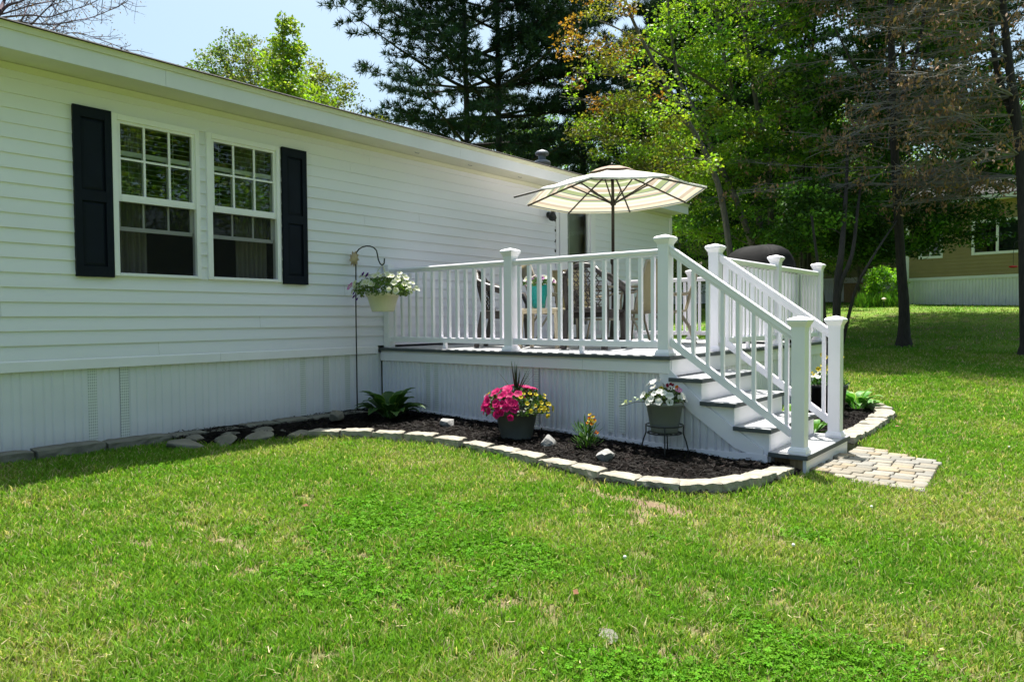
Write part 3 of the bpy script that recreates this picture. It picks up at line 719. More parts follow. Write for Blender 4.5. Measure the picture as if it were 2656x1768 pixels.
def blossom_mesh(name, c_out, c_in, r=.03, depth=.014, lobes=5):
    n = lobes*4; vs = [(0, 0, -depth)]; cs = [c_in]
    for ring, rr in ((0, .4), (1, 1.0)):
        for i in range(n):
            a = 2*PI*i/n; k = 1-.16*ring*(.5-.5*math.cos(a*lobes))
            z = (-depth*.35 if ring == 0 else .004*math.sin(a*lobes*2+1))
            vs.append((r*rr*k*math.cos(a), r*rr*k*math.sin(a), z)); cs.append(c_in if ring == 0 and c_in != c_out and lobes == 5 else c_out)
    idx = []; sz = []
    for i in range(n):
        idx += [0, 1+i, 1+(i+1) % n]; sz.append(3)
        idx += [1+i, 1+n+i, 1+n+(i+1) % n, 1+(i+1) % n]; sz.append(4)
    me = npmesh(name, np.array(vs), sz, idx, np.array(cs), True); me.materials.append(PETAL); return me
BL = {'pink': blossom_mesh('pink_blossom', (.60, .012, .165), (.34, .004, .08), .036), 'white': blossom_mesh('white_blossom', (.82, .82, .76), (.66, .68, .38), .036), 'yellow': blossom_mesh('yellow_blossom', (.72, .62, .05), (.45, .32, .02), .018),
      'purple': blossom_mesh('purple_blossom', (.20, .05, .38), (.06, .01, .14), .026), 'orange': blossom_mesh('orange_blossom', (.75, .27, .02), (.5, .1, .01), .014), 'magenta': blossom_mesh('magenta_blossom', (.62, .06, .42), (.75, .5, .6), .034),
      'lilac': blossom_mesh('lilac_blossom', (.66, .42, .62), (.5, .2, .45), .022), 'bwhite': blossom_mesh('white_blossom', (.84, .84, .82), (.72, .72, .66), .03), 'darkred': blossom_mesh('red_blossom', (.35, .01, .04), (.1, .0, .01), .014)}
def bloom(kind, root, p, n, s=1.0):
    o = link('blossom', BL[kind], None, root, p); q = Vector(n).to_track_quat('Z', 'Y')
    o.rotation_euler = (q @ Quaternion((0, 0, 1), rnd.random()*6)).to_euler(); o.scale = (s, s, s); return o
def dome_leaves(name, root, c, r, N, size, base, rng, mat_=None, inner=.55, lo=-.35):
    d = rng.normal(size=(N*2, 3)); d /= np.linalg.norm(d, axis=1)[:, None]; d = d[d[:, 2] > lo][:N]; k = inner+(1-inner)*rng.random(len(d))**.6
    C = np.array(c)+d*np.array(r)*k[:, None]
    P, cc = leafquads(C, size*(.7+.6*rng.random(len(C))), colvar(base, len(C), rng), rng, .5)
    return link(name, quadmesh(name, P, cc), mat_ or LG, root)
def pot(prof, name, material, root, n=28):
    w = MB(); w.lathe(prof, (0, 0, 0), n); o = w.build(name, material, root, True); return o
M['soil'] = mat('potting_soil', (.03, .02, .014), .95, .3, 40)
def soil(root, r, z):
    w = MB(); w.lathe([(0, z+.01), (r*.6, z+.008), (r, z)], (0, 0, 0), 20); w.build('soil', M['soil'], root)
M['charcoalpot'] = mat('charcoal_pot', (.105, .115, .115), .55, .15, 6)
M['turq'] = mat('turquoise_glaze', (.01, .32, .30), .25, .12, 6)
M['creampot'] = mat('ribbed_cream_pot', (.68, .64, .48), .5, .04, 6)
M['blackpot'] = mat('black_pot', (.012, .012, .013), .5, .1)
# big charcoal pot with pink petunias in the front bed
g0 = lambda x, y: float(gz(x, y))
def bedz(x, y): return g0(x, y)+.03
pp = thing('flower_pot', (-4.16, 5.13, bedz(-4.16, 5.13)-.01), 'charcoal pot of hot-pink petunias and yellow flowers with a dark spiky plant', 'potted plant')
pot([(0, 0), (.135, 0), (.145, .02), (.19, .235), (.2, .235), (.205, .275), (.195, .285), (.18, .27), (.175, .24)], 'pot', M['charcoalpot'], pp); soil(pp, .178, .25)
dome_leaves('foliage', pp, (0, 0, .30), (.30, .30, .19), 900, .045, (.05, .10, .02), RNG)
R2 = random.Random(5)
for i in range(80):
    a = R2.uniform(0, 2*PI); ph = R2.uniform(-.25, 1.3); d = Vector((math.cos(a)*math.cos(ph), math.sin(a)*math.cos(ph), math.sin(ph)))
    if d.x > .55 and d.y > -.75: continue
    bloom('pink', pp, (d.x*.32, d.y*.32, .30+d.z*.20), (d.x, d.y-.25, d.z+.35), R2.uniform(.85, 1.2))
for i in range(14):
    a = R2.uniform(-2.4, -.9); ph = R2.uniform(-.3, .8); d = Vector((math.cos(a)*math.cos(ph), math.sin(a)*math.cos(ph), math.sin(ph)))
    bloom('pink', pp, (d.x*.33, d.y*.33, .30+d.z*.2), (d.x, d.y-.1, d.z+.2), R2.uniform(.9, 1.25))
for i in range(24):
    a = R2.uniform(-.85, .9); ph = R2.uniform(-.3, .9); d = Vector((math.cos(a)*math.cos(ph), math.sin(a)*math.cos(ph), math.sin(ph)))
    bloom('yellow', pp, (d.x*.345, d.y*.345, .29+d.z*.2), (d.x, d.y-.2, d.z+.3), R2.uniform(.9, 1.3))
for i in range(8):
    a = R2.uniform(2.4, 3.6); d = Vector((math.cos(a), math.sin(a), R2.uniform(.3, .6)))
    bloom('yellow' if i % 2 else 'lilac', pp, (d.x*.3, d.y*.3, .30+d.z*.2), (d.x, d.y-.4, .8), 1)
def spikes(root, z, n, Ln, rng_, material, wd=.012):
    w = MB()
    for i in range(n):
        a = rng_.uniform(0, 2*PI); tl_ = rng_.uniform(.05, .8) if i > 3 else rng_.uniform(0, .2); L_ = Ln*rng_.uniform(.7, 1.05)
        d = Vector((math.cos(a)*math.sin(tl_), math.sin(a)*math.sin(tl_), math.cos(tl_))); s = Vector((-math.sin(a), math.cos(a), 0))
        pts = []
        for k in range(6):
            t = k/5; p = Vector((0, 0, z))+d*L_*t+Vector((0, 0, -.10*L_*t*t*math.sin(tl_))); h = wd*(1-t**1.6)*.5+.0006; pts += [p-s*h, p+s*h]
        w.add(pts, [(2*k, 2*k+1, 2*k+3, 2*k+2) for k in range(5)])
    return w.build('spike_leaves', material, root)
M['spike'] = mat('dark_spike_leaf', (.02, .028, .018), .4, .3, 20)
spikes(pp, .40, 26, .36, R2, M['spike'], .018)
# turquoise pot on the side table
tp = thing('flower_pot', (-4.90, 6.46, DZ+.447), 'tall turquoise pot of pale pink flowers on the cream side table', 'potted plant')
pot([(0, 0), (.07, 0), (.075, .015), (.078, .08), (.105, .2), (.12, .25), (.125, .262), (.112, .26), (.105, .23)], 'pot', M['turq'], tp); soil(tp, .106, .24)
dome_leaves('foliage', tp, (0, 0, .27), (.19, .19, .08), 260, .04, (.06, .12, .03), RNG)
for i in range(34):
    a = R2.uniform(0, 2*PI); ph = R2.uniform(0, 1.3); d = Vector((math.cos(a)*math.cos(ph), math.sin(a)*math.cos(ph), math.sin(ph)))
    bloom('lilac' if i % 4 else 'white', tp, (d.x*.19, d.y*.19, .28+d.z*.09), (d.x, d.y-.3, d.z+.2), R2.uniform(.9, 1.3))
# ================================================================ shepherd hook with sun, hanging basket
HX, HY = -6.54, 5.18
hk = thing('shepherd_hook', (HX, HY, .03), 'tall thin black shepherd hook with a rusty sun ornament in the bed corner', 'garden hook')
w = MB(); pts = [(0, 0, -.06), (0, 0, 1.2), (.012, 0, 1.80)]
for k in range(9):
    a = PI-k*PI/8*1.0; pts.append((.197+.185*math.cos(a)*1.0, 0, 1.80+.095*math.sin(a)))
pts += [(.40, 0, 1.73), (.43, 0, 1.685), (.465, 0, 1.665), (.495, 0, 1.685), (.502, 0, 1.74)]
w.tube(pts, .0075, 8); w.build('rod', M['iron'], hk, True)
M['rust'] = mat('rusty_metal', (.52, .38, .25), .6, .25, 18, bump=.2)
w = MB(); cS = Vector((.0, -.018, 1.765))
w.lathe([(0, .022), (.03, .02), (.058, .008), (.062, 0), (.0, -.004)], (0, 0, 0), 22); w.v = [(cS.x+p[0], cS.y-p[2], cS.z+p[1]) for p in w.v]
w.build('sun_ornament', M['rust'], hk, True)
w = MB()
for k in range(18):
    a = 2*PI*k/18; d = Vector((math.cos(a), 0, math.sin(a))); s = Vector((-math.sin(a), 0, math.cos(a))); sw = .006 if k % 2 else -.004
    L_ = .038 if k % 2 else .03
    p = [cS+d*.056-s*.011, cS+d*.056+s*.011, cS+d*(.056+L_*.6)+s*(.006+sw), cS+d*(.056+L_)+s*sw*2.2, cS+d*(.056+L_*.6)-s*(.005-sw)]
    w.add([tuple(q) for q in p]+[(q.x, q.y+.004, q.z) for q in p], [(0, 1, 2, 3, 4), (9, 8, 7, 6, 5)]+[(i, (i+1) % 5, 5+(i+1) % 5, 5+i) for i in range(5)])
w.build('sun_rays', M['rust'], hk)
BX = HX+.465
hb = thing('hanging_basket', (BX, HY, 1.19), 'cream hanging basket of white petunias hung from the shepherd hook', 'hanging basket')
w = MB(); n = 72; prof = [(.118, 0), (.122, .012), (.168, .165), (.178, .168), (.18, .20), (.172, .205), (.165, .19)]
base = 0
for k in range(n):
    a = 2*PI*k/n; rb = 1+(.012 if k % 3 == 0 else 0)
    for r, z in prof: w.v.append((r*(rb if .005 < z < .166 else 1)*math.cos(a), r*(rb if .005 < z < .166 else 1)*math.sin(a), z))
m_ = len(prof)
for k in range(n):
    k2 = (k+1) % n
    for i in range(m_-1): w.f.append((k*m_+i, k2*m_+i, k2*m_+i+1, k*m_+i+1))
w.f.append(tuple(k*m_ for k in range(n))[::-1]); w.build('pot', M['creampot'], hb, True); soil(hb, .166, .185)
w = MB()
for k in range(3):
    a = PI/2+.4+k*2*PI/3; w.tube([(.172*math.cos(a), .172*math.sin(a), .2), (.08*math.cos(a), .08*math.sin(a), .40), (.01*math.cos(a), .01*math.sin(a), .505)], .004, 6)
w.tube([(0, 0, .50), (.008, 0, .515), (0, 0, .53), (-.008, 0, .515), (0, 0, .50)], .004, 6); w.build('hanger', M['creampot'], hb)
dome_leaves('foliage', hb, (.01, 0, .25), (.36, .29, .14), 1300, .040, (.12, .19, .05), RNG, lo=-.6)
for i in range(95):
    a = R2.uniform(0, 2*PI); ph = R2.uniform(-.35, 1.25); d = Vector((math.cos(a)*math.cos(ph), math.sin(a)*math.cos(ph), math.sin(ph)))
    k = R2.uniform(.85, 1.12); bloom('white', hb, (.02+d.x*.38*k, d.y*.30*k, .25+d.z*.18*k), (d.x+.1, d.y-.5, d.z+.4), R2.uniform(.6, 1.15))
for p, kd, s in (((-.17, -.14, .41), 'purple', 1.3), ((-.07, -.16, .40), 'purple', 1.2), ((-.25, -.25, .28), 'magenta', 1.5), ((-.30, -.16, .17), 'purple', 1.0), ((-.31, -.10, .22), 'purple', .9), ((-.20, -.24, .20), 'purple', .8), ((-.27, -.14, .14), 'purple', .8)):
    bloom(kd, hb, p, (-.2, -.8, .5), s)
# ================================================================ wire stand and woven pot by the stairs
WXs, WYs = -2.79, 5.40; wz = bedz(WXs, WYs)-.03
ps = thing('plant_stand', (WXs, WYs, wz), 'black wire plant stand with curved legs beside the stairs', 'plant stand')
w = MB()
for r, z, nn in ((.155, .275, 36), (.14, .21, 36), (.07, .21, 24)):
    w.tube([(r*math.cos(2*PI*k/nn), r*math.sin(2*PI*k/nn), z) for k in range(nn+1)], .0055, 6, False)
for k in range(6):
    a = k*PI/6; w.tube([(.14*math.cos(a), .14*math.sin(a), .21), (-.14*math.cos(a), -.14*math.sin(a), .21)], .004, 5)
w.build('ring', M['iron'], ps, True)
for a in (math.radians(200), math.radians(-62), math.radians(20), math.radians(110)):
    c, s = math.cos(a), math.sin(a); w = MB(); w.tube([(.155*c, .155*s, .275), (.153*c, .153*s, .21), (.175*c, .175*s, .15), (.192*c, .192*s, .08), (.19*c, .19*s, -.03)], .006, 7); w.build('leg', M['iron'], ps, True)
def weavemat():
    m, nt, out = newmat('woven_grey_resin'); N = nt.nodes.new; L = nt.links.new
    b = N('ShaderNodeBsdfPrincipled'); L(b.outputs[0], out.inputs[0]); b.inputs['Roughness'].default_value = .6
    b.inputs['Base Color'].default_value = (.20, .215, .205, 1)
    tc = N('ShaderNodeTexCoord'); br = N('ShaderNodeTexBrick'); mp = N('ShaderNodeMapping'); mp.inputs['Scale'].default_value = (1, 1, 1)
    sp = N('ShaderNodeSeparateXYZ'); cm = N('ShaderNodeCombineXYZ'); at2 = N('ShaderNodeMath'); at2.operation = 'ARCTAN2'
    L(tc.outputs['Object'], sp.inputs[0]); L(sp.outputs[1], at2.inputs[0]); L(sp.outputs[0], at2.inputs[1]); L(at2.outputs[0], cm.inputs[0]); L(sp.outputs[2], cm.inputs[1])
    ms = N('ShaderNodeVectorMath'); ms.operation = 'MULTIPLY'; ms.inputs[1].default_value = (8, 70, 1); L(cm.outputs[0], ms.inputs[0]); L(ms.outputs[0], br.inputs['Vector'])
    br.inputs['Scale'].default_value = 1; br.inputs['Mortar Size'].default_value = .06; br.inputs['Mortar Smooth'].default_value = .6; br.inputs['Brick Width'].default_value = 1.0; br.inputs['Row Height'].default_value = 1.0
    bp = N('ShaderNodeBump'); bp.inputs['Strength'].default_value = .8; bp.inputs['Distance'].default_value = .006; bp.invert = True
    L(br.outputs['Fac'], bp.inputs['Height']); L(bp.outputs[0], b.inputs['Normal']); return m
M['weave'] = weavemat()
wp = thing('flower_pot', (WXs, WYs, wz+.216), 'grey woven-texture pot of white petunias and small mixed flowers on the wire stand', 'potted plant')
pot([(0, 0), (.105, 0), (.112, .02), (.150, .225), (.158, .226), (.162, .25), (.152, .255), (.143, .23)], 'pot', M['weave'], wp, 40); soil(wp, .146, .235)
dome_leaves('foliage', wp, (0, 0, .26), (.18, .17, .11), 420, .04, (.09, .14, .04), RNG, lo=-.1)
for i in range(34):
    a = R2.uniform(0, 2*PI); ph = R2.uniform(0, 1.1); d = Vector((math.cos(a)*math.cos(ph), math.sin(a)*math.cos(ph), math.sin(ph)))
    z = .12 if d.x > -.1 else .19
    bloom('bwhite', wp, (d.x*.18-.01, d.y*.18, .265+d.z*z), (d.x, d.y-.3, d.z+.4), R2.uniform(.9, 1.25))
for p, kd, s in (((.0, -.06, .37), 'yellow', 1.2), ((.04, -.03, .40), 'darkred', 1), ((.065, -.02, .405), 'darkred', 1.1), ((.09, -.03, .40), 'darkred', 1), ((.055, -.05, .39), 'darkred', 1), ((.145, -.05, .37), 'magenta', .7), ((.14, -.06, .39), 'orange', 1.2), ((.165, -.05, .36), 'magenta', .6)):
    bloom(kd, wp, p, (0, -.8, .6), s)
w = MB()
for p in ((.04, -.03), (.065, -.02), (.09, -.03), (.145, -.05), (0, -.06)): w.tube([(p[0]*.8, p[1], .25), (p[0], p[1], .38)], .003, 5)
w.tube([(-.14, -.08, .25), (-.22, -.10, .245), (-.30, -.12, .215), (-.36, -.13, .20)], .0025, 5); w.build('stems', M['spike'], wp)
Ct = np.array([(-.17, -.09, .265), (-.2, -.1, .27), (-.235, -.105, .26), (-.26, -.11, .25), (-.29, -.12, .235), (-.32, -.125, .225), (-.35, -.13, .21), (-.22, -.1, .285), (-.3, -.12, .25)])
P, cc = leafquads(Ct, np.full(len(Ct), .045), colvar((.5, .55, .38), len(Ct), RNG), RNG, .5); link('trailing_leaves', quadmesh('trailing_leaves', P, cc), LG, wp)
# ================================================================ hostas, wallflower, other bed plants
def hosta(name, x, y, label, n, Ln, wd, base, edge, seed, droop=.24):
    r = random.Random(seed); o = thing(name, (x, y, bedz(x, y)-.02), label, 'plant'); vs, cs, idx, sz = [], [], [], []
    for i in range(n):
        a = 2*PI*i/n*2.4+r.uniform(-.3, .3); lay = i/n; el = 1.38-.8*lay+r.uniform(-.1, .1); L_ = Ln*r.uniform(.8, 1.15); W_ = wd*r.uniform(.8, 1.15)
        d = Vector((math.cos(a), math.sin(a), 0)); s = Vector((-math.sin(a), math.cos(a), 0)); p = Vector((d.x*.03, d.y*.03, 0)); ang = el; K = 9
        b0 = len(vs); cv = r.uniform(.75, 1.25)
        for k in range(K+1):
            t = k/K
            hw = .006 if t < .35 else W_*math.sin(PI*min(1, (t-.35)/.65)**.75)*.5+.001
            for m_, sx in enumerate((-1, -.8, 0, .8, 1)):
                q = p+s*(sx*hw)+Vector((0, 0, abs(sx)*hw*.30)); vs.append(tuple(q))
                c = edge if abs(sx) == 1 and t > .35 else base; cs.append([x_*cv for x_ in c])
            p = p+(d*math.cos(ang)+Vector((0, 0, math.sin(ang))))*L_/K; ang -= (.05 if t < .35 else droop)
        for k in range(K):
            for m_ in range(4):
                q = b0+k*5+m_; idx += [q, q+1, q+6, q+5]; sz.append(4)
    link('leaves', npmesh('leaves', np.array(vs), sz, idx, np.array(cs), True), LG, o); return o
hosta('hosta', -5.86, 5.08, 'dark green hosta with pale leaf edges beside the shepherd hook', 38, .42, .145, (.034, .095, .022), (.17, .25, .07), 3)
hosta('hosta', -2.28, 9.42, 'bright green cream-edged hosta beyond the lower stair posts', 24, .34, .13, (.09, .26, .05), (.5, .56, .26), 5)
hosta('hosta', -2.58, 7.55, 'light green hosta half hidden behind the stair treads', 16, .36, .14, (.14, .28, .07), (.42, .5, .2), 8)
hosta('hosta', -2.15, 7.2, 'small low hosta tucked behind the bottom step', 12, .26, .09, (.08, .22, .04), (.2, .34, .1), 9)
wf = thing('wallflower', (-3.40, 5.14, bedz(-3.4, 5.14)-.02), 'bushy green plant with one yellow-orange flower head in the front bed', 'plant')
vs, cs, idx, sz = [], [], [], []
for i in range(260):
    a = R2.uniform(0, 2*PI); rr = R2.uniform(0, .10); h = R2.uniform(.03, .24)*(1-rr*2); el = R2.uniform(.4, 1.3); L_ = R2.uniform(.06, .10)
    d = Vector((math.cos(a)*math.cos(el), math.sin(a)*math.cos(el), math.sin(el))); s = Vector((-math.sin(a), math.cos(a), 0)); p = Vector((rr*math.cos(a), rr*math.sin(a), h)); b0 = len(vs)
    for q in (p, p+d*L_*.5+s*.006, p+d*L_, p+d*L_*.5-s*.006): vs.append(tuple(q)); cs.append([.05*R2.uniform(.7, 1.3), .12*R2.uniform(.7, 1.3), .02])
    idx += [b0, b0+1, b0+2, b0+3]; sz.append(4)
link('leaves', npmesh('leaves', np.array(vs), sz, idx, np.array(cs)), LG, wf)
for i in range(16):
    bloom('yellow' if i > 5 else 'orange', wf, (.075+R2.uniform(-.035, .035), -.03+R2.uniform(-.03, .03), .24+R2.uniform(0, .09)), (R2.uniform(-.5, .5), -.6, .7), R2.uniform(.8, 1.1))
for i in range(4): bloom('orange', wf, (.13+R2.uniform(-.02, .02), -.03, .17+R2.uniform(-.02, .02)), (.3, -.6, .5), .7)
w = MB(); w.tube([(.02, 0, 0), (.07, -.025, .26)], .004, 5); w.build('stem', M['spike'], wf)
bp_ = thing('flower_pot', (-2.42, 8.72, bedz(-2.42, 8.72)-.02), 'tall black pot with yellow and white flowers beyond the stairs', 'potted plant')
pot([(0, 0), (.16, 0), (.2, .34), (.215, .34), (.215, .38), (.2, .385), (.19, .35)], 'pot', M['blackpot'], bp_); soil(bp_, .195, .36)
dome_leaves('foliage', bp_, (0, 0, .38), (.22, .22, .14), 380, .05, (.05, .13, .03), RNG, lo=0)
for i in range(22): 
    a = R2.uniform(0, 2*PI); rr = R2.uniform(.05, .2); bloom('bwhite' if i % 2 else 'yellow', bp_, (rr*math.cos(a), rr*math.sin(a), .46+R2.uniform(0, .08)), (0, -.5, .8), 1)
for i in range(9):
    x = R2.uniform(-.14, .14); y = R2.uniform(-.14, .14); z = .6+R2.uniform(-.06, .14); w = MB(); w.tube([(x*.7, y*.7, .36), (x, y, z)], .004, 5); w.build('stem', M['spike'], bp_); bloom('yellow', bp_, (x, y, z), (R2.uniform(-.4, .4), -.7, .5), 1.8)
# ================================================================ bed, stones, paving
FRONT = [(-6.42, 3.02), (-6.06, 2.98), (-5.86, 3.22), (-5.83, 3.56), (-5.62, 3.86), (-5.28, 4.10), (-4.95, 4.30), (-4.49, 4.43), (-4.1, 4.44), (-3.70, 4.39), (-3.15, 4.31), (-2.60, 4.22), (-2.28, 4.24), (-2.04, 4.33), (-1.88, 4.52), (-1.79, 4.78), (-1.73, 5.08), (-1.71, 5.40)]
RIGHT = [(-1.69, 6.98), (-1.70, 7.3), (-1.72, 7.9), (-1.75, 8.6), (-1.78, 9.15), (-1.92, 9.50), (-2.15, 9.85), (-2.42, 10.12), (-2.75, 10.3)]
def resample(pts, n_or_len):
    P = [Vector(p) for p in pts]; seg = [(b-a).length for a, b in zip(P[:-1], P[1:])]; T = sum(seg); n = max(1, round(T/n_or_len)); out = []
    for k in range(n+1):
        s = T*k/n
        for i, l in enumerate(seg):
            if s <= l+1e-9 or i == len(seg)-1: out.append(P[i].lerp(P[i+1], min(1, s/l))); break
            s -= l
    return out
M['edger'] = mat('tan_cast_stone', (.225, .205, .165), .9, .22, 9, bump=.6, bscale=45, c2=(.31, .285, .235))
M['flag'] = mat('grey_fieldstone', (.15, .145, .12), .9, .3, 7, bump=.7, bscale=30)
def block(name, p, q, inward, depth, z0, z1, material, rr, taper=.25):
    """edging block from p to q (outer line), depth towards inward; broken front, flat top"""
    p = Vector(p); q = Vector(q); d = (q-p).normalized(); nin = Vector(inward).normalized(); c = (p+q)/2+nin*depth/2; L_ = (q-p).length/2-.009; p = p+nin*rr.uniform(-.014, .014); q = q+nin*rr.uniform(-.014, .014); d = (q-p).normalized(); c = (p+q)/2+nin*depth/2
    o = bpy.data.objects.new(name, None); me = bpy.data.meshes.new(name); bm_v = []; zb = g0(c.x, c.y)
    nx, ny, nz = 9, 5, 4; ids = {}; vs = []; fs = []
    def P(u, v, t):   # u along -1..1, v 0 front ..1 back, t 0 bottom..1 top
        inset = taper*(.55 if v > .5 else 0)*max(0, v-.4)
        x = u*L_*(1-inset); y = (v-.5)*depth; z = (z0+(z1-z0)*t)
        if v == 0: y += rr.uniform(-.008, .006)+.012*t; 
        if abs(u) == 1: x += rr.uniform(-.004, .004)
        if t == 1: z += rr.uniform(-.003, .003)
        if (v == 0 or abs(u) == 1) and t == 1: z -= rr.uniform(.002, .010)
        w_ = Vector((c.x, c.y))+d*x+nin*y
        return (w_.x-c.x, w_.y-c.y, z)
    def grid(f, na, nb):
        b0 = len(vs)
        for i in range(na+1):
            for j in range(nb+1):
                key = tuple(round(k, 5) for k in f(i/na, j/nb))
                if key not in ids: ids[key] = len(vs); vs.append(P(*key))
        for i in range(na):
            for j in range(nb):
                fs.append(tuple(ids[tuple(round(k, 5) for k in f(a/na, b/nb))] for a, b in ((i, j), (i+1, j), (i+1, j+1), (i, j+1))))
    grid(lambda a, b: (2*a-1, b, 1), nx, ny); grid(lambda a, b: (2*a-1, 0, b), nx, nz); grid(lambda a, b: (2*a-1, 1, b), nx, nz)
    grid(lambda a, b: (-1, a, b), ny, nz); grid(lambda a, b: (1, a, b), ny, nz)
    me.from_pydata(vs, [], fs); me.update()
    bpy.data.objects.remove(o)
    o = link(name, me, material, None, (c.x, c.y, zb)); return o
ordn = ['first', 'second', 'third', 'fourth', 'fifth', 'sixth', 'seventh', 'eighth', 'ninth', 'tenth', 'eleventh', 'twelfth', 'thirteenth', 'fourteenth', 'fifteenth', 'sixteenth', 'seventeenth', 'eighteenth', 'nineteenth', 'twentieth', 'twenty-first', 'twenty-second']
R3 = random.Random(21)
fp = resample(FRONT[4:], .305)[::-1]
for i in range(len(fp)-1):
    a, b = fp[i], fp[i+1]; d = (b-a).normalized(); inn = Vector((d.y, -d.x)) if True else None
    cen = Vector((-3.6, 5.4)); inn = inn if inn.dot(cen-(a+b)/2) > 0 else -inn
    o = block('edging_stone', a, b, inn, .15, -.08, .088+R3.uniform(-.008, .010), M['edger'], R3)
    tag(o, f'tan edging block of the front bed, {ordn[i]} counted from the bottom step', 'edging stone', 'edging blocks of the front bed')
rp = resample(RIGHT, .27)
for i in range(len(rp)-1):
    a, b = rp[i], rp[i+1]; d = (b-a).normalized(); inn = Vector((d.y, -d.x)); inn = inn if inn.dot(Vector((-3.2, 8.4))-(a+b)/2) > 0 else -inn
    o = block('edging_stone', a, b, inn, .2, -.10, .09+R3.uniform(-.008, .010), M['edger'], R3)
    tag(o, f'tan edging block of the bed beyond the stairs, {ordn[i]} counted from the bottom step', 'edging stone', 'edging blocks beyond the stairs')
# flat grey slabs laid along the house skirting
wy = [-1.2, -.55, .1, .75, 1.35, 1.93, 2.45, 3.0, 3.32, 3.72, 4.08, 4.46, 4.84, 5.2]
for i in range(len(wy)-1):
    a = (-6.36+R3.uniform(-.02, .02), wy[i]); b = (-6.36+R3.uniform(-.02, .02), wy[i+1]); th = .075 if wy[i] < 3 else .05
    o = block('paving_slab', a, b, (-1, 0), .2, -.05, th+R3.uniform(-.008, .01), M['flag'], R3, .1)
    vis = i-4
    tag(o, f'flat grey slab against the house skirting, {ordn[len(wy)-2-i]} counted from the deck corner', 'slab', 'grey slabs along the house skirting')
def rock(name, c, r, material, seed, label=None, cat='rock', group=None, flat=1.0):
    rr = np.random.default_rng(seed); import bmesh
    bm = bmesh.new(); bmesh.ops.create_icosphere(bm, subdivisions=4, radius=1)
    co = np.array([v.co[:] for v in bm.verts]); f = np.ones(len(co))
    for k in range(14):       # broken facets: cut by random planes
        n = rr.normal(size=3); n /= np.linalg.norm(n); d = co@n; lim = rr.uniform(.5, .8); over = np.maximum(d-lim, 0); co = co-over[:, None]*n[None, :]*.92
    co *= 1+.05*(fbm(co[:, 0]*2+seed, co[:, 1]*2+co[:, 2]*3, 2, seed % 7)-.5)[:, None]
    co = co*np.array(r)
    for v, p in zip(bm.verts, co): v.co = p
    me = bpy.data.meshes.new(name); bm.to_mesh(me); bm.free()
    o = link(name, me, material, None, c); o.rotation_euler.z = rr.uniform(0, 6); return tag(o, label, cat, group)
M['rock'] = mat('pale_granite', (.24, .235, .23), .85, .35, 10, bump=.7, bscale=24)
ry = lambda x, y, h: (x, y, bedz(x, y)+h)
rock('garden_rock', ry(-6.06, 4.52, .07), (.15, .09, .085), M['flag'], 3, 'brownish peaked rock lying in the shaded bed by the house', group='rocks in the bed')
rock('garden_rock', ry(-5.04, 5.12, .04), (.12, .08, .07), M['rock'], 4, 'pale pointed rock beside the hosta, catching the sun', group='rocks in the bed')
rock('garden_rock', ry(-3.72, 5.03, .035), (.10, .07, .065), M['rock'], 15, 'small grey rock right beside the charcoal petunia pot', group='rocks in the bed')
rock('garden_rock', ry(-3.0, 4.82, .045), (.14, .08, .075), M['rock'], 6, 'long grey rock between the yellow-flowered plant and the stones of the border', group='rocks in the bed')
# rough stacked stones where border and wall meet
spec = [((-6.02, 2.92), (.20, .12, .085), 'big rough stone ending the border at the house, first of the rough row'), ((-5.92, 3.24), (.19, .10, .10), 'rounded rough stone of the border, second from its house end'), ((-5.86, 3.56), (.18, .09, .09), 'rough stone of the border, third from its house end'), ((-5.72, 3.84), (.15, .08, .075), 'low rough stone where the rough row meets the cast blocks'),
        ((-6.2, 3.12), (.12, .10, .07), 'small stone wedged behind the biggest rough stone'), ((-6.16, 3.40), (.13, .09, .075), 'grey stone wedged between the rough row and the wall slabs'), ((-6.1, 3.70), (.16, .09, .08), 'broad grey stone behind the third rough stone'), ((-5.98, 3.86), (.07, .06, .05), 'fist-sized stone on the mulch behind the rough row')]
for k, (c, r, lb) in enumerate(spec):
    rock('rough_stone', (c[0], c[1], g0(*c)+r[2]*.35), (r[0], r[1], r[2]*.75), M['flag'], 30+k, lb, 'stone', 'rough stones at the house end of the bed')
# mulch: one heaped surface and loose chips
BEDF = FRONT[1:]+[(-1.72, 5.5), (-2.0, 5.72), (-2.9, 5.72), (-6.62, 5.72), (-6.62, 3.0)]
BEDR = RIGHT+[(-2.9, 10.3), (-2.9, 6.7), (-2.0, 6.7)]
def inpoly(X, Y, poly):
    X = np.asarray(X); Y = np.asarray(Y); c = np.zeros(X.shape, bool); n = len(poly)
    for i in range(n):
        x0, y0 = poly[i]; x1, y1 = poly[(i+1) % n]
        if y0 == y1: continue
        t = ((y0 > Y) != (y1 > Y)) & (X < (x1-x0)*(Y-y0)/(y1-y0)+x0); c ^= t
    return c
M['mulch'] = mat('dark_mulch', (.0045, .0035, .003), .95, .5, 35, spec=.05, bump=.8, bscale=70)
def mulchz(X, Y): return gz(X, Y)+.018+.03*fbm(X, Y, 5, 2)+.012*fbm(X, Y, 23, 4)
vs, fs = [], []
for poly in (BEDF, BEDR):
    h = .03; xs = np.arange(-6.66, -1.6, h); ys = np.arange(2.9, 10.4, h); XX, YY = np.meshgrid(xs, ys, indexing='ij'); keep = inpoly(XX[:-1, :-1]+h/2, YY[:-1, :-1]+h/2, poly)
    ZZ = mulchz(XX, YY); ids = -np.ones(XX.shape, int)
    for i, j in zip(*np.nonzero(keep)):
        f = []
        for a, b in ((i, j), (i+1, j), (i+1, j+1), (i, j+1)):
            if ids[a, b] < 0: ids[a, b] = len(vs); vs.append((XX[a, b], YY[a, b], ZZ[a, b]))
            f.append(ids[a, b])
        fs.append(f)
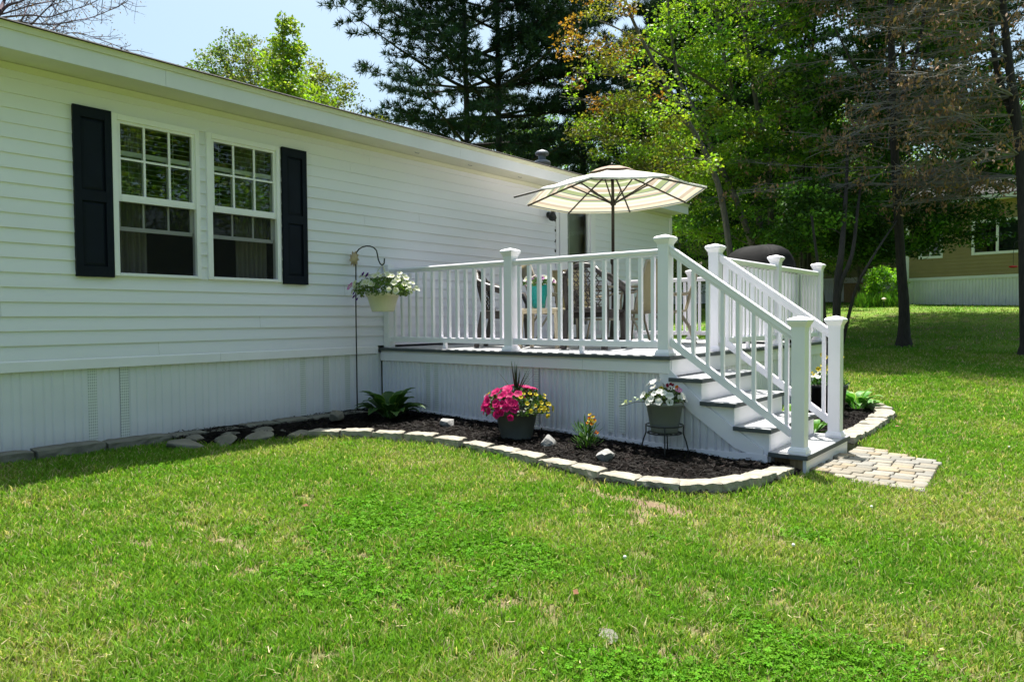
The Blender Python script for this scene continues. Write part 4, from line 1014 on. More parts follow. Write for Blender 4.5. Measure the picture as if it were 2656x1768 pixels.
me = npmesh('mulch_bed', np.array(vs), [4]*len(fs), np.array(fs).ravel(), None, True)
tag(link('mulch_bed', me, M['mulch']), 'dark brown mulch filling the bed around the deck', 'mulch', None, 'stuff')
rg = np.random.default_rng(5); N = 26000
X = rg.uniform(-6.6, -1.7, N*2); Y = rg.uniform(3, 10.3, N*2); k = inpoly(X, Y, BEDF) | inpoly(X, Y, BEDR); X, Y = X[k][:N], Y[k][:N]; n = len(X)
C = np.stack([X, Y, mulchz(X, Y)+rg.uniform(0, .016, n)], 1); ang = rg.uniform(0, 2*PI, n); tz = rg.uniform(-.35, .35, n)
u = np.stack([np.cos(ang), np.sin(ang), tz], 1); v = np.stack([-np.sin(ang), np.cos(ang), rg.uniform(-.5, .5, n)], 1); Ls = rg.uniform(.012, .035, n)[:, None]; Ws = rg.uniform(.003, .007, n)[:, None]
P = np.stack([C-u*Ls-v*Ws, C+u*Ls-v*Ws*.5, C+u*Ls+v*Ws*.5, C-u*Ls+v*Ws], 1).reshape(-1, 3)
cc = np.repeat(np.array([.0075, .0052, .0044])*rg.uniform(.2, 1.0, (n, 1))**1.0*np.where(rg.random((n, 1)) < .1, 3.5, 1.3)*(1+rg.uniform(-.15, .15, (n, 3))), 4, 0)
CHIP = leafmat('bark_chip', .0, .8, .15)
tag(link('mulch_chips', quadmesh('mulch_chips', P, cc), CHIP), 'loose dark bark chips scattered over the flower bed', 'bark chips', None, 'stuff')
# paver path
PAVP = [(-1.72, 5.78), (-1.5, 5.62), (-1.28, 5.54), (-.92, 5.58), (-.94, 6.2), (-.97, 6.72), (-1.4, 6.9), (-1.72, 7.02)]
def pavemat():
    m, nt, out = newmat('tumbled_paver'); N = nt.nodes.new; L = nt.links.new
    a = N('ShaderNodeAttribute'); a.attribute_name = 'Col'; b = N('ShaderNodeBsdfPrincipled'); b.inputs['Roughness'].default_value = .9
    tc = N('ShaderNodeTexCoord'); nz = N('ShaderNodeTexNoise'); nz.inputs['Scale'].default_value = 40; nz.inputs['Detail'].default_value = 6; L(tc.outputs['Object'], nz.inputs['Vector'])
    mr = N('ShaderNodeMapRange'); mr.inputs[3].default_value = .7; mr.inputs[4].default_value = 1.25; L(nz.outputs[0], mr.inputs[0])
    mx = N('ShaderNodeMix'); mx.data_type = 'RGBA'; mx.blend_type = 'MULTIPLY'; mx.inputs[0].default_value = 1; L(a.outputs['Color'], mx.inputs[6]); L(mr.outputs[0], mx.inputs[7]); L(mx.outputs[2], b.inputs['Base Color'])
    bp = N('ShaderNodeBump'); bp.inputs['Strength'].default_value = .4; bp.inputs['Distance'].default_value = .004; L(nz.outputs[0], bp.inputs['Height']); L(bp.outputs[0], b.inputs['Normal']); L(b.outputs[0], out.inputs[0]); return m
M['paver'] = pavemat()
vs, cs, idx, sz = [], [], [], []
R4 = random.Random(9); bw, bl = .098, .145
ca, sa = math.cos(math.radians(4)), math.sin(math.radians(4))
r_ = 0; yy = 5.2
while yy < 7.3:
    xx = -1.95+(r_ % 2)*.06; r_ += 1
    while xx < -.6:
        l = R4.choice((.1, .145, .145, .17)); l = l if xx+l < -.98 else max(.06, -.955-xx); cx_, cy_ = xx+l/2, yy+bw/2
        qx = -1.3+(cx_+1.3)*ca-(cy_-6.2)*sa; qy = 6.2+(cx_+1.3)*sa+(cy_-6.2)*ca; xx += l+.007
        if not inpoly(np.array([qx]), np.array([qy]), PAVP)[0]: continue
        zt = g0(qx, qy)+.024+R4.uniform(-.004, .004); hx, hy = l/2-.0005, bw/2-.0005; b0 = len(vs)
        t1, t2 = R4.uniform(-.01, .01), R4.uniform(-.01, .01)
        kk = R4.uniform(.8, 1.15)
        col = [x*kk for x in R4.choice(((.225, .2, .16), (.215, .2, .17), (.24, .195, .135), (.2, .19, .17)))]
        for (fx, fy, dz) in ((-1, -1, 0), (1, -1, 0), (1, 1, 0), (-1, 1, 0)):
            for s_, z in ((1.0, -.06), (1.0, -.004), (.94, 0.0)):
                ux, uy = fx*(hx-(1-s_)*.06), fy*(hy-(1-s_)*.06); vs.append((qx+ux*ca-uy*sa, qy+ux*sa+uy*ca, zt+z+ux*t1+uy*t2)); cs.append(col if z > -.05 else [.1, .09, .06])
        for a in range(4):
            b = (a+1) % 4
            for lv in range(2): idx += [b0+a*3+lv, b0+b*3+lv, b0+b*3+lv+1, b0+a*3+lv+1]; sz.append(4)
        idx += [b0+2, b0+5, b0+8, b0+11]; sz.append(4)
    yy += bw+.006
tag(link('paver_path', npmesh('paver_path', np.array(vs), sz, idx, np.array(cs)), M['paver']), 'tan cobble paver landing set in the lawn at the foot of the stairs', 'paving', None, 'structure')
# ================================================================ lawn
def gauss(X, Y, cx, cy, rx, ry): return np.exp(-(((X-cx)/rx)**2+((Y-cy)/ry)**2))
def clover(X, Y):
    n = fbm(X, Y, 2.6, 1)-.5+.5*(fbm(X, Y, 14, 3, 2)-.5)
    g = 1.25*gauss(X, Y, -3.05, 2.62, .85, .55)+.95*gauss(X, Y, -2.2, 2.75, .5, .3)+1.0*gauss(X, Y, -.75, 2.6, .55, .4)+.9*gauss(X, Y, -1.62, 3.45, .35, .25)+.8*gauss(X, Y, -1.2, 2.1, .5, .2)+.7*gauss(X, Y, -.9, 4.2, .5, .4)+.6*gauss(X, Y, -2.6, 1.9, .5, .25)
    return np.clip((g-.45+n*1.5)*1.5, 0, 1)
def dirt(X, Y):
    g = 1.0*gauss(X, Y, -2.25, 4.02, .22, .10)+.8*gauss(X, Y, -2.6, 3.95, .2, .12)+.5*gauss(X, Y, -2.0, 3.8, .3, .15)
    n = fbm(X, Y, 6.5, 5); n2 = fbm(X, Y, 21, 8)
    zone = .16*gauss(X, Y, -2.3, 2.2, 1.0, .35)+.10*gauss(X, Y, -3.6, 1.9, .8, .5)+.085
    return np.clip((g+zone*2.2+(n-.66)*1.9+(n2-.5)*1.5)*1.5, 0, 1)*(1-.8*clover(X, Y))*(1-gauss(X, Y, -5.2, 3.2, .8, 1.2))
def dry(X, Y):
    n = fbm(X, Y, 1.3, 3); n2 = fbm(X, Y, 5, 6)
    z = .25*gauss(X, Y, -3.6, 4.0, 1.4, .5)+.3*gauss(X, Y, -.9, 5.2, 1.2, 1.0)+.28*gauss(X, Y, -1.2, 6.5, 1.5, 2)+.15*gauss(X, Y, -5, 24, 8, 4)
    return np.clip((n-.45)*1.8+(n2-.5)*1.0+z+.19, 0, 1)*(1-clover(X, Y))
GREEN = np.array([.138, .280, .030]); LUSH = np.array([.085, .245, .022]); YEL = np.array([.235, .330, .062]); DIRT = np.array([.20, .145, .095]); CLOV = np.array([.090, .225, .014])
def lawncol(X, Y):
    d = dry(X, Y)[:, None]; c = clover(X, Y)[:, None]
    g = GREEN*(1-d)+YEL*d; lush = np.clip((fbm(X, Y, .8, 9)-.45)*2.5, 0, 1)[:, None]*(1-d)*.7
    g = g*(1-lush)+LUSH*lush
    return g*(1-c)+CLOV*c
PAVA = np.array(PAVP)
def onlawn(X, Y):
    return ~(inpoly(X, Y, BEDF) | inpoly(X, Y, BEDR) | inpoly(X, Y, PAVP) | ((X < -6.36) & (Y < 5)) | ((X < WX+.02) & (Y < 13.2)) | ((X < -2.8) & (Y > 5.5) & (Y < 10.25)) | ((X < -1.69) & (Y > 5.4) & (Y < 7)))
xs = np.concatenate([np.linspace(-120, -9, 24), np.arange(-8.4, 6.01, .08), np.linspace(6.6, 60, 16)])
ys = np.concatenate([np.linspace(-40, -2.5, 14), np.arange(-2, 14.01, .08), np.arange(14.3, 40, .3), np.linspace(42, 150, 18)])
XX, YY = np.meshgrid(xs, ys, indexing='ij'); sh = XX.shape; ZZ = gz(XX, YY)
near = (XX > -8) & (XX < 6) & (YY > -2) & (YY < 14)
ZZ = ZZ+np.where(near, .018*(fbm(XX, YY, 1.1, 7)-.5), .05*(fbm(XX, YY, .3, 7)-.5)*(YY > 14))
# sink the sheet under the deck, bed and paving
ZZ = ZZ-np.where(~onlawn(XX.ravel(), YY.ravel()).reshape(sh) & near, .05, 0)
V = np.stack([XX, YY, ZZ], -1).reshape(-1, 3); I = np.arange(sh[0]*sh[1]).reshape(sh)
F = np.stack([I[:-1, :-1], I[1:, :-1], I[1:, 1:], I[:-1, 1:]], -1).reshape(-1, 4)
dd = dirt(V[:, 0], V[:, 1])[:, None]; shady = np.exp(-np.maximum(0, V[:, 0]+6.2)*2)[:, None]
far = np.clip((V[:, 1]-9)/6, 0, 1)[:, None]
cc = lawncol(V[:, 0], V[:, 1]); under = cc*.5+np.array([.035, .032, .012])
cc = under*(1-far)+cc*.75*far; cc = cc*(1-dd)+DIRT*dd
def lawnmat():
    m, nt, out = newmat('lawn_soil'); N = nt.nodes.new; L = nt.links.new
    a = N('ShaderNodeAttribute'); a.attribute_name = 'Col'; b = N('ShaderNodeBsdfPrincipled'); b.inputs['Roughness'].default_value = .95; b.inputs['Specular IOR Level'].default_value = .1
    tc = N('ShaderNodeTexCoord'); nz = N('ShaderNodeTexNoise'); nz.inputs['Scale'].default_value = 38; nz.inputs['Detail'].default_value = 8; nz.inputs['Roughness'].default_value = .75; L(tc.outputs['Object'], nz.inputs['Vector'])
    mr = N('ShaderNodeMapRange'); mr.inputs[1].default_value = .25; mr.inputs[2].default_value = .75; mr.inputs[3].default_value = .55; mr.inputs[4].default_value = 1.45; L(nz.outputs[0], mr.inputs[0])
    mx = N('ShaderNodeMix'); mx.data_type = 'RGBA'; mx.blend_type = 'MULTIPLY'; mx.inputs[0].default_value = 1; L(a.outputs['Color'], mx.inputs[6]); L(mr.outputs[0], mx.inputs[7]); L(mx.outputs[2], b.inputs['Base Color'])
    bp = N('ShaderNodeBump'); bp.inputs['Strength'].default_value = .7; bp.inputs['Distance'].default_value = .03; L(nz.outputs[0], bp.inputs['Height']); L(bp.outputs[0], b.inputs['Normal']); L(b.outputs[0], out.inputs[0]); return m
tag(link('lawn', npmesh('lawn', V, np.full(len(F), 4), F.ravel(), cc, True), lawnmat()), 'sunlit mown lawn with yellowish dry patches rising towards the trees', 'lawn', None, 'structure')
# ---------------------------------------------------------------- blades
def lawnz(X, Y):
    z = gz(X, Y); nr = (X > -8) & (X < 6) & (Y > -2) & (Y < 14)
    return z+np.where(nr, .018*(fbm(X, Y, 1.1, 7)-.5), 0)
rg = np.random.default_rng(17)
def scatter(N, d0, d1, pw, a0=-48, a1=66):
    u = rg.random(N); e = 2-pw
    d = (d0**e+(d1**e-d0**e)*u)**(1/e); az = np.radians(rg.uniform(a0, a1, N))
    dx = _fw[0]*np.cos(az)+_rt[0]*np.sin(az); dy = _fw[1]*np.cos(az)+_rt[1]*np.sin(az)
    X, Y = dx*d, dy*d; k = onlawn(X, Y); return X[k], Y[k], d[k]
NB = 1250000
X, Y, D = scatter(NB, 1.7, 17, 1.55)
dr = dirt(X, Y); keep = rg.random(len(X)) > dr*.95; X, Y, D = X[keep], Y[keep], D[keep]
cl = clover(X, Y); isc = rg.random(len(X)) < cl*.30
# blades
bx, by, bd = X[~isc], Y[~isc], D[~isc]; 
fx_, fy_, fd_ = scatter(130000, 16, 36, 1.9); bx, by, bd = np.concatenate([bx, fx_]), np.concatenate([by, fy_]), np.concatenate([bd, fd_]); n = len(bx)
edge = np.zeros(n)
for p, q in zip(FRONT[:-1], FRONT[1:]):
    t = np.clip(((bx-p[0])*(q[0]-p[0])+(by-p[1])*(q[1]-p[1]))/((q[0]-p[0])**2+(q[1]-p[1])**2), 0, 1); ds = np.hypot(bx-p[0]-t*(q[0]-p[0]), by-p[1]-t*(q[1]-p[1])); edge = np.maximum(edge, np.exp(-ds/.06))
for p, q in zip(RIGHT[:-1], RIGHT[1:]):
    t = np.clip(((bx-p[0])*(q[0]-p[0])+(by-p[1])*(q[1]-p[1]))/((q[0]-p[0])**2+(q[1]-p[1])**2), 0, 1); ds = np.hypot(bx-p[0]-t*(q[0]-p[0]), by-p[1]-t*(q[1]-p[1])); edge = np.maximum(edge, np.exp(-ds/.05))
tuft = np.clip((fbm(bx, by, 6.5, 12)-.5)*4, 0, 1)
H = (.022+.026*rg.random(n)+.032*tuft*rg.random(n)+.05*edge*rg.random(n))*(1+.25*np.clip(bd-6, 0, 8)/8)
Wd = (.0014+.0014*rg.random(n))*(.8+.21*np.minimum(bd, 15))
ang = rg.uniform(0, 2*PI, n); lean = rg.uniform(.05, 1.0, n)**1.2*H*1.0; la = rg.uniform(0, 2*PI, n)
s = np.stack([np.cos(ang), np.sin(ang), np.zeros(n)], 1)*Wd[:, None]; B = np.stack([bx, by, lawnz(bx, by)-.004], 1)
ld = np.stack([np.cos(la), np.sin(la), np.zeros(n)], 1)*lean[:, None]; hz = np.zeros((n, 3)); hz[:, 2] = H
P = np.stack([B-s, B+s, B+ld*.35+hz*.6+s*.75, B+ld*.35+hz*.6-s*.75, B+ld+hz*(.9)], 1).reshape(-1, 3)
col = lawncol(bx, by)*(1+rg.uniform(-.27, .27, (n, 1))*np.where(bd > 15, .5, 1)[:, None])*(1+rg.uniform(-.12, .12, (n, 3)))
dryb = rg.random(n) < (.07+.24*dry(bx, by)+.3*dirt(bx, by)); straw = np.array([.46, .41, .24])*rg.uniform(.6, 1.25, (n, 1)); col[dryb] = straw[dryb]
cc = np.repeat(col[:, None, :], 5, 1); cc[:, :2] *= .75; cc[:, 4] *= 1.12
o5 = np.arange(n)*5
idx = np.stack([o5, o5+1, o5+2, o5+3, o5+3, o5+2, o5+4], 1).ravel(); sz = np.tile([4, 3], n)
GM = leafmat('grass_blade', .42, .6, .05, tgain=(1.2, 1.25, .6))
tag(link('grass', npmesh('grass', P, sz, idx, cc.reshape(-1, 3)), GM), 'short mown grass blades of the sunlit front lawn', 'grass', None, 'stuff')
# clover: three leaflets on short stems
cx_, cy_, cd = X[isc], Y[isc], D[isc]; n = len(cx_)
hc = .010+.025*rg.random(n); C = np.stack([cx_, cy_, lawnz(cx_, cy_)+hc], 1); rl = (.0030+.0034*rg.random(n))*(.9+.12*cd)
tx = rg.normal(0, .35, (n, 2)); nrm = np.stack([tx[:, 0], tx[:, 1], np.ones(n)], 1); nrm /= np.linalg.norm(nrm, axis=1)[:, None]
a0 = rg.uniform(0, 2*PI, n); Ps = []
for k in range(3):
    a = a0+k*2*PI/3; u = np.stack([np.cos(a), np.sin(a), np.zeros(n)], 1); u -= nrm*np.sum(u*nrm, 1)[:, None]; v = np.cross(nrm, u)
    c0 = C+u*rl[:, None]*1.05; R_ = rl[:, None]
    Ps.append(np.stack([C, c0-v*R_*.75, c0+u*R_*.75-v*R_*.45, c0+u*R_*.75+v*R_*.45, c0+v*R_*.75], 1))
P = np.concatenate(Ps, 0).reshape(-1, 3); m_ = 3*n
col = np.tile(CLOV*1.05*(1+rg.uniform(-.35, .45, (n, 1)))*(1+rg.uniform(-.12, .12, (n, 3))), (3, 1)); cc = np.repeat(col, 5, 0)
tag(link('clover', npmesh('clover', P, np.full(m_, 5), np.arange(5*m_), cc), GM), 'dark green clover leaves spreading in patches through the lawn', 'clover', None, 'stuff')
# dry clippings, dead leaves, dandelion fluff
N = 2600; X, Y, D = scatter(N*2, 1.8, 12, 1.3); X, Y = X[:N], Y[:N]; n = len(X)
ang = rg.uniform(0, 2*PI, n); u = np.stack([np.cos(ang), np.sin(ang), rg.uniform(-.25, .25, n)], 1); v = np.stack([-np.sin(ang), np.cos(ang), rg.uniform(-.2, .2, n)], 1)
L_ = rg.uniform(.006, .022, n)[:, None]; W_ = rg.uniform(.001, .002, n)[:, None]; C = np.stack([X, Y, lawnz(X, Y)+rg.uniform(.004, .03, n)], 1)
P = np.stack([C-u*L_-v*W_, C+u*L_-v*W_, C+u*L_+v*W_, C-u*L_+v*W_], 1).reshape(-1, 3); cc = np.repeat(np.array([.42, .35, .20])*rg.uniform(.5, 1.3, (n, 1)), 4, 0)
tag(link('dry_clippings', quadmesh('dry_clippings', P, cc), CHIP), 'straw-coloured dry grass clippings lying in the lawn', 'clippings', None, 'stuff')
FLU = mat('white_fluff', (.75, .75, .7), .9, .05)
for k in range(5):
    X, Y, D = scatter(40, 2.4, 8, 1); x, y = X[0], Y[0]
    if k == 0: x, y = -1.75, 2.98
    w = MB(); w.lathe([(0, -.009), (.006, -.007), (.009, 0), (.006, .007), (0, .009)], (0, 0, 0), 8)
    o = w.build('clover_flower', FLU, None, True); o.location = (x, y, float(lawnz(x, y))+.045)
    tag(o, 'tiny white clover flower head standing in the lawn', 'flower', 'white clover flowers in the lawn')
rock('garden_rock', (-1.42, 2.28, g0(-1.42, 2.28)+.012), (.075, .04, .012), M['flag'], 61, 'flat pale stone half sunk in the lawn near the camera')
DL = leafmat('dead_leaf', .1, .7, .3)
for k, (px, py) in enumerate(((793, 1345), (1495, 1555), (735, 1632), (2327, 1113))):
    d_ = at(px, py, 1)-CAM; t = (-.09-1.1)/d_[2]; p = CAM+d_*t
    C = np.array([[0, 0, 0]]); s_ = .03; P = np.array([[-s_, 0, .004], [-.01, .014, .012], [s_, .004, .006], [-.01, -.014, .0]])
    o = link('fallen_leaf', quadmesh('fallen_leaf', P, np.tile([.16, .07, .035], (4, 1))), DL, None, (p[0], p[1], float(lawnz(p[0], p[1]))+.035)); o.rotation_euler.z = k*1.9
    tag(o, ['reddish dead leaf on the lawn left of the clover patch', 'reddish dead leaf on the grass close to the pale sunken stone', 'reddish dead leaf in the worn grass at lower left', 'reddish dead leaf on the lawn beside the bed beyond the stairs'][k], 'leaf')
# ================================================================ trees
BARK = mat('grey_brown_bark', (.12, .105, .092), .95, .4, 5, bump=.9, bscale=14, stretch=(6, 6, 1))
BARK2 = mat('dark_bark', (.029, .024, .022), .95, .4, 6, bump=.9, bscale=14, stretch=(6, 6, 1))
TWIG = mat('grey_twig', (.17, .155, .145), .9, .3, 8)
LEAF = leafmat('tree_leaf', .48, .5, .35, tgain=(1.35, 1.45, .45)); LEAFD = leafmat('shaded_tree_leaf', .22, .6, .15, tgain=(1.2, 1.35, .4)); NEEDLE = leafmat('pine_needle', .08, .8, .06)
FW, RT, UP = _fw, _rt, _up
def pxr(px, py, D): return at(px, py, D)
class Tree:
    def __init__(s, name, base, label, group=None, cat='tree', seed=1):
        s.root = thing(name, tuple(base), label, cat, group); s.o = np.array(base, float); s.rng = np.random.default_rng(seed); s.wood = MB(tuple(base)); s.lines = []; s.P = []; s.C = []
    def trunk(s, pts, r0, r1, n=10, pw=.8):
        pts = [np.array(p, float) for p in pts]; P = []
        for i in range(len(pts)-1):     # smooth the polyline
            p0, p1, p2, p3 = pts[max(i-1, 0)], pts[i], pts[i+1], pts[min(i+2, len(pts)-1)]
            for k in range(4):
                t = k/4; P.append(.5*((2*p1)+(-p0+p2)*t+(2*p0-5*p1+4*p2-p3)*t*t+(-p0+3*p1-3*p2+p3)*t**3))
        P.append(pts[-1]); m = len(P); R = [r0+(r1-r0)*(i/(m-1))**pw for i in range(m)]
        s.wood.tube(P, R, n, False); s.lines.append((np.array(P), np.array(R))); return P
    def flare(s, p, r):
        s.wood.tube([(p[0], p[1], p[2]-.3), (p[0], p[1], p[2]+.02), (p[0], p[1], p[2]+.18), (p[0], p[1], p[2]+.5)], [r*2.0, r*1.55, r*1.18, r*.95], 12, False)
    def branch_to(s, c, r0=.03, r1=.006, lift=.25, below=1.0):
        """limb from the nearest fitting wood to point c"""
        best = None
        for P, R in s.lines:
            d = np.linalg.norm(P-c, axis=1)+np.maximum(0, P[:, 2]-(c[2]-.15*np.linalg.norm(P[:, :2]-c[:2], axis=1)*below))*3
            i = int(np.argmin(d))
            if best is None or d[i] < best[0]: best = (d[i], P[i], R[i])
        p = best[1]; L_ = np.linalg.norm(c-p)
        if L_ < .1: return
        m1 = p+(c-p)*.35+np.array([0, 0, lift*L_*.35])+s.rng.normal(0, .05*L_, 3); m2 = p+(c-p)*.7+np.array([0, 0, lift*L_*.3])+s.rng.normal(0, .05*L_, 3)
        q = [p+(m1-p)*.5, m1, (m1+m2)/2, m2, c]; r = min(r0*(.35+.16*L_), best[2]*.8)
        rs = [r+(r1-r)*t for t in (0, .2, .4, .55, .75, 1)]
        s.wood.tube([p]+q, rs, 5, False); s.lines.append((np.array([m1, m2, c]), np.array([r*.7, r*.4, r1])))
    def leaves(s, c, rad, N, size, base, v=.3, asp=.62, flat=.35, hue=.14):
        g = s.rng.normal(size=(N, 3)); k = np.linalg.norm(g, axis=1)[:, None]; g = g/k*s.rng.random((N, 1))**.45
        C = np.array(c)+g*np.array(rad); P, cc = leafquads(C, size*(.45+1.0*s.rng.random(N)), colvar(base, N, s.rng, v, hue), s.rng, asp, flat); s.P.append(P); s.C.append(cc)
    def blob(s, px, py, D, rx, ry, rd, K, n, size, cols, rc=.55, wood=True, shell=.5, flat=.35):
        """K leaf clusters spread through an ellipsoid; radii rx, ry in photo pixels at depth D, rd in metres"""
        c0 = at(px, py, D); k = D/FPX
        for i in range(K):
            g = s.rng.normal(size=3); g /= np.linalg.norm(g); q = shell+(1-shell)*s.rng.random()
            c = c0+RT*(g[0]*rx*k*q)+UP*(g[1]*ry*k*q)+FW*(g[2]*rd*q)
            if wood and i % 2 == 0: s.branch_to(c)
            b = cols[s.rng.integers(len(cols))]; lum = s.rng.uniform(.75, 1.2)
            s.leaves(c, (rc*s.rng.uniform(.7, 1.3), rc*s.rng.uniform(.7, 1.3), rc*s.rng.uniform(.35, .6)), n, size, [x*lum for x in b], flat=flat)
    def done(s, bark=BARK, crown='crown', lm=None):
        s.wood.build('trunk', bark, s.root, True)
        if s.P:
            P = np.concatenate(s.P)-s.o; link(crown, quadmesh(crown, P, np.concatenate(s.C)), lm or LEAF, s.root)
        return s.root
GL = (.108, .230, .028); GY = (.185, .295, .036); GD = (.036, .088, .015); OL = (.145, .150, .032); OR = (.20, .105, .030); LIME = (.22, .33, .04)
# ---- multi-stemmed maple behind the grill
b = ground_at(2005, 18); t = Tree('maple_tree', b, 'multi-stemmed green maple clump rising behind the covered grill', 'broadleaf trees behind the deck', seed=4)
for k, pl in enumerate((((2000, 600), (1987, 378), (1966, 293), (1949, 190), (1931, 79), (1920, -60), (1905, -260)), ((1955, 470), (1928, 352), (1899, 235), (1866, 85), (1845, -80), (1830, -240)), ((1925, 560), (1858, 410), (1822, 331), (1790, 264), (1761, 205), (1740, 80), (1722, -120)))):
    D = 18+(.0, .6, -.5)[k]; t.trunk([b+np.array([.22*k-.2, .1*k, -.2])]+[at(x, y, D) for x, y in pl], .09, .03)
t.trunk([at(1899, 264, 18.4), at(1834, 214, 18), at(1767, 176, 17.6), at(1693, 129, 17.2), at(1605, 76, 17), at(1540, 50, 16.8)], .05, .012)
t.blob(1880, 60, 18, 230, 190, 2.2, 110, 110, .095, (GL, GY, GY), .5)
t.blob(2040, 330, 18, 170, 190, 2.0, 95, 110, .095, (GL, GD, GY), .46)
t.blob(1830, 380, 17.5, 190, 130, 1.6, 90, 100, .09, (GY, GL, OL, LIME), .4)
t.blob(1900, 560, 18, 150, 110, 1.5, 70, 100, .09, (GL, GD, GY), .42)
t.blob(1790, 520, 20, 120, 90, 1.5, 50, 100, .09, (GY, GD, LIME), .42)
t.blob(1980, -200, 18, 420, 160, 3.0, 60, 50, .12, (GL, GY), .7)
t.done()
# ---- orange-tinted maple reaching over the umbrella
b = ground_at(1925, 16.3); t = Tree('maple_tree', b, 'leaning maple with coppery young leaves reaching out above the umbrella', 'broadleaf trees behind the deck', seed=9)
t.trunk([b-np.array([0, 0, .2]), at(1880, 560, 16.2), at(1840, 420, 16), at(1775, 300, 15.8), at(1700, 170, 15.6), at(1640, 50, 15.4), at(1590, -90, 15.2)], .085, .025)
t.trunk([at(1800, 340, 15.9), at(1730, 285, 15.5), at(1640, 262, 15), at(1530, 262, 14.6), at(1450, 250, 14.4)], .035, .008)
t.trunk([at(1775, 300, 15.8), at(1690, 200, 15), at(1600, 195, 14.6), at(1500, 190, 14.4)], .03, .007)
t.trunk([at(1840, 420, 16), at(1780, 410, 15.2), at(1690, 440, 14.6), at(1620, 425, 14.4)], .025, .006)
t.blob(1560, 60, 15.4, 140, 110, 1.5, 40, 50, .072, (OR, OL, OR, OL), .32)
t.blob(1600, 210, 15, 150, 90, 1.5, 44, 52, .072, (OL, OR, GY, OL), .32)
t.blob(1640, 320, 15, 150, 70, 1.3, 48, 62, .072, (OL, GY, OL, LIME), .32)
t.blob(1720, 420, 15, 130, 60, 1.2, 50, 66, .072, (GY, OL, LIME), .32)
t.blob(1530, 370, 15, 60, 40, .8, 9, 40, .08, (LIME, OL), .3)
t.done()
# ---- dark low-branched tree with forked trunk at the end of the deck
b = ground_at(2168, 13.5); t = Tree('shade_tree', b, 'dark forked tree with low drooping leaves right behind the lower stair posts', 'broadleaf trees behind the deck', seed=14)
t.trunk([b-np.array([0, 0, .2]), at(2172, 740, 13.5), at(2182, 660, 13.6), at(2190, 560, 14.2), at(2196, 470, 15.2), at(2200, 340, 16.6)], .085, .025); t.flare(b, .075)
t.trunk([b+np.array([.02, .05, -.1]), at(2176, 760, 13.45), at(2210, 660, 13.6), at(2225, 540, 14.6), at(2238, 440, 16.2)], .06, .02)
t.trunk([b+np.array([.06, 0, .05]), at(2215, 765, 13.3), at(2250, 690, 13.2), at(2300, 610, 14.2), at(2335, 560, 16), at(2350, 530, 17)], .035, .010)
t.trunk([ground_at(2148, 13.2)-np.array([0, 0, .1]), at(2135, 780, 13.1), at(2122, 690, 13.1), at(2105, 560, 13.2)], .045, .02)
t.blob(2105, 545, 14.8, 95, 85, 1.0, 46, 90, .085, (GD, GD, GL), .36); t.blob(2250, 640, 17.2, 120, 55, 1.2, 50, 90, .09, (GD, GD, GL), .38)
t.blob(2140, 560, 16.9, 170, 110, 1.3, 100, 100, .09, (GD, GD, GL), .42)
t.blob(2330, 590, 18.2, 160, 95, 1.6, 95, 100, .09, (GD, GD, GL), .4)
t.blob(2480, 570, 18.5, 130, 90, 1.5, 66, 80, .09, (GD, GD, GL), .4)
t.blob(2230, 330, 18.5, 170, 150, 1.8, 90, 100, .095, (GD, GL, GD), .48)
t.blob(2250, 0, 19, 260, 180, 2.2, 50, 80, .11, (GL, GD), .6)
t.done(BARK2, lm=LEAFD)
b = ground_at(2090, 19.5); t = Tree('maple_tree', b, 'slender maple with three thin straight stems between the maple clump and the forked tree', 'broadleaf trees behind the deck', seed=77)
for k, pl in enumerate((((2088, 700), (2078, 200), (2090, 90), (2100, 0), (2105, -200)), ((2098, 690), (2096, 280), (2108, 120), (2118, 0), (2124, -200)), ((2080, 680), (2070, 300), (2050, 150), (2032, 40), (2015, -180)))): t.trunk([b+np.array([.1*k-.1, .05, -.2])]+[at(x, y, 19.5+.2*k) for x, y in pl], .075, .025, 8)
t.blob(2090, 250, 19.5, 120, 170, 1.6, 46, 80, .095, (GD, GL, GY), .45); t.blob(2060, -60, 19.5, 150, 120, 1.8, 40, 70, .1, (GL, GY), .5)
t.blob(2190, -150, 19, 260, 120, 3.4, 280, 120, .15, (GD, GD, GL), .7, shell=.1)  # dense high leaf layer above the frame, added to shade the lawn
t.done(BARK2, lm=LEAFD)
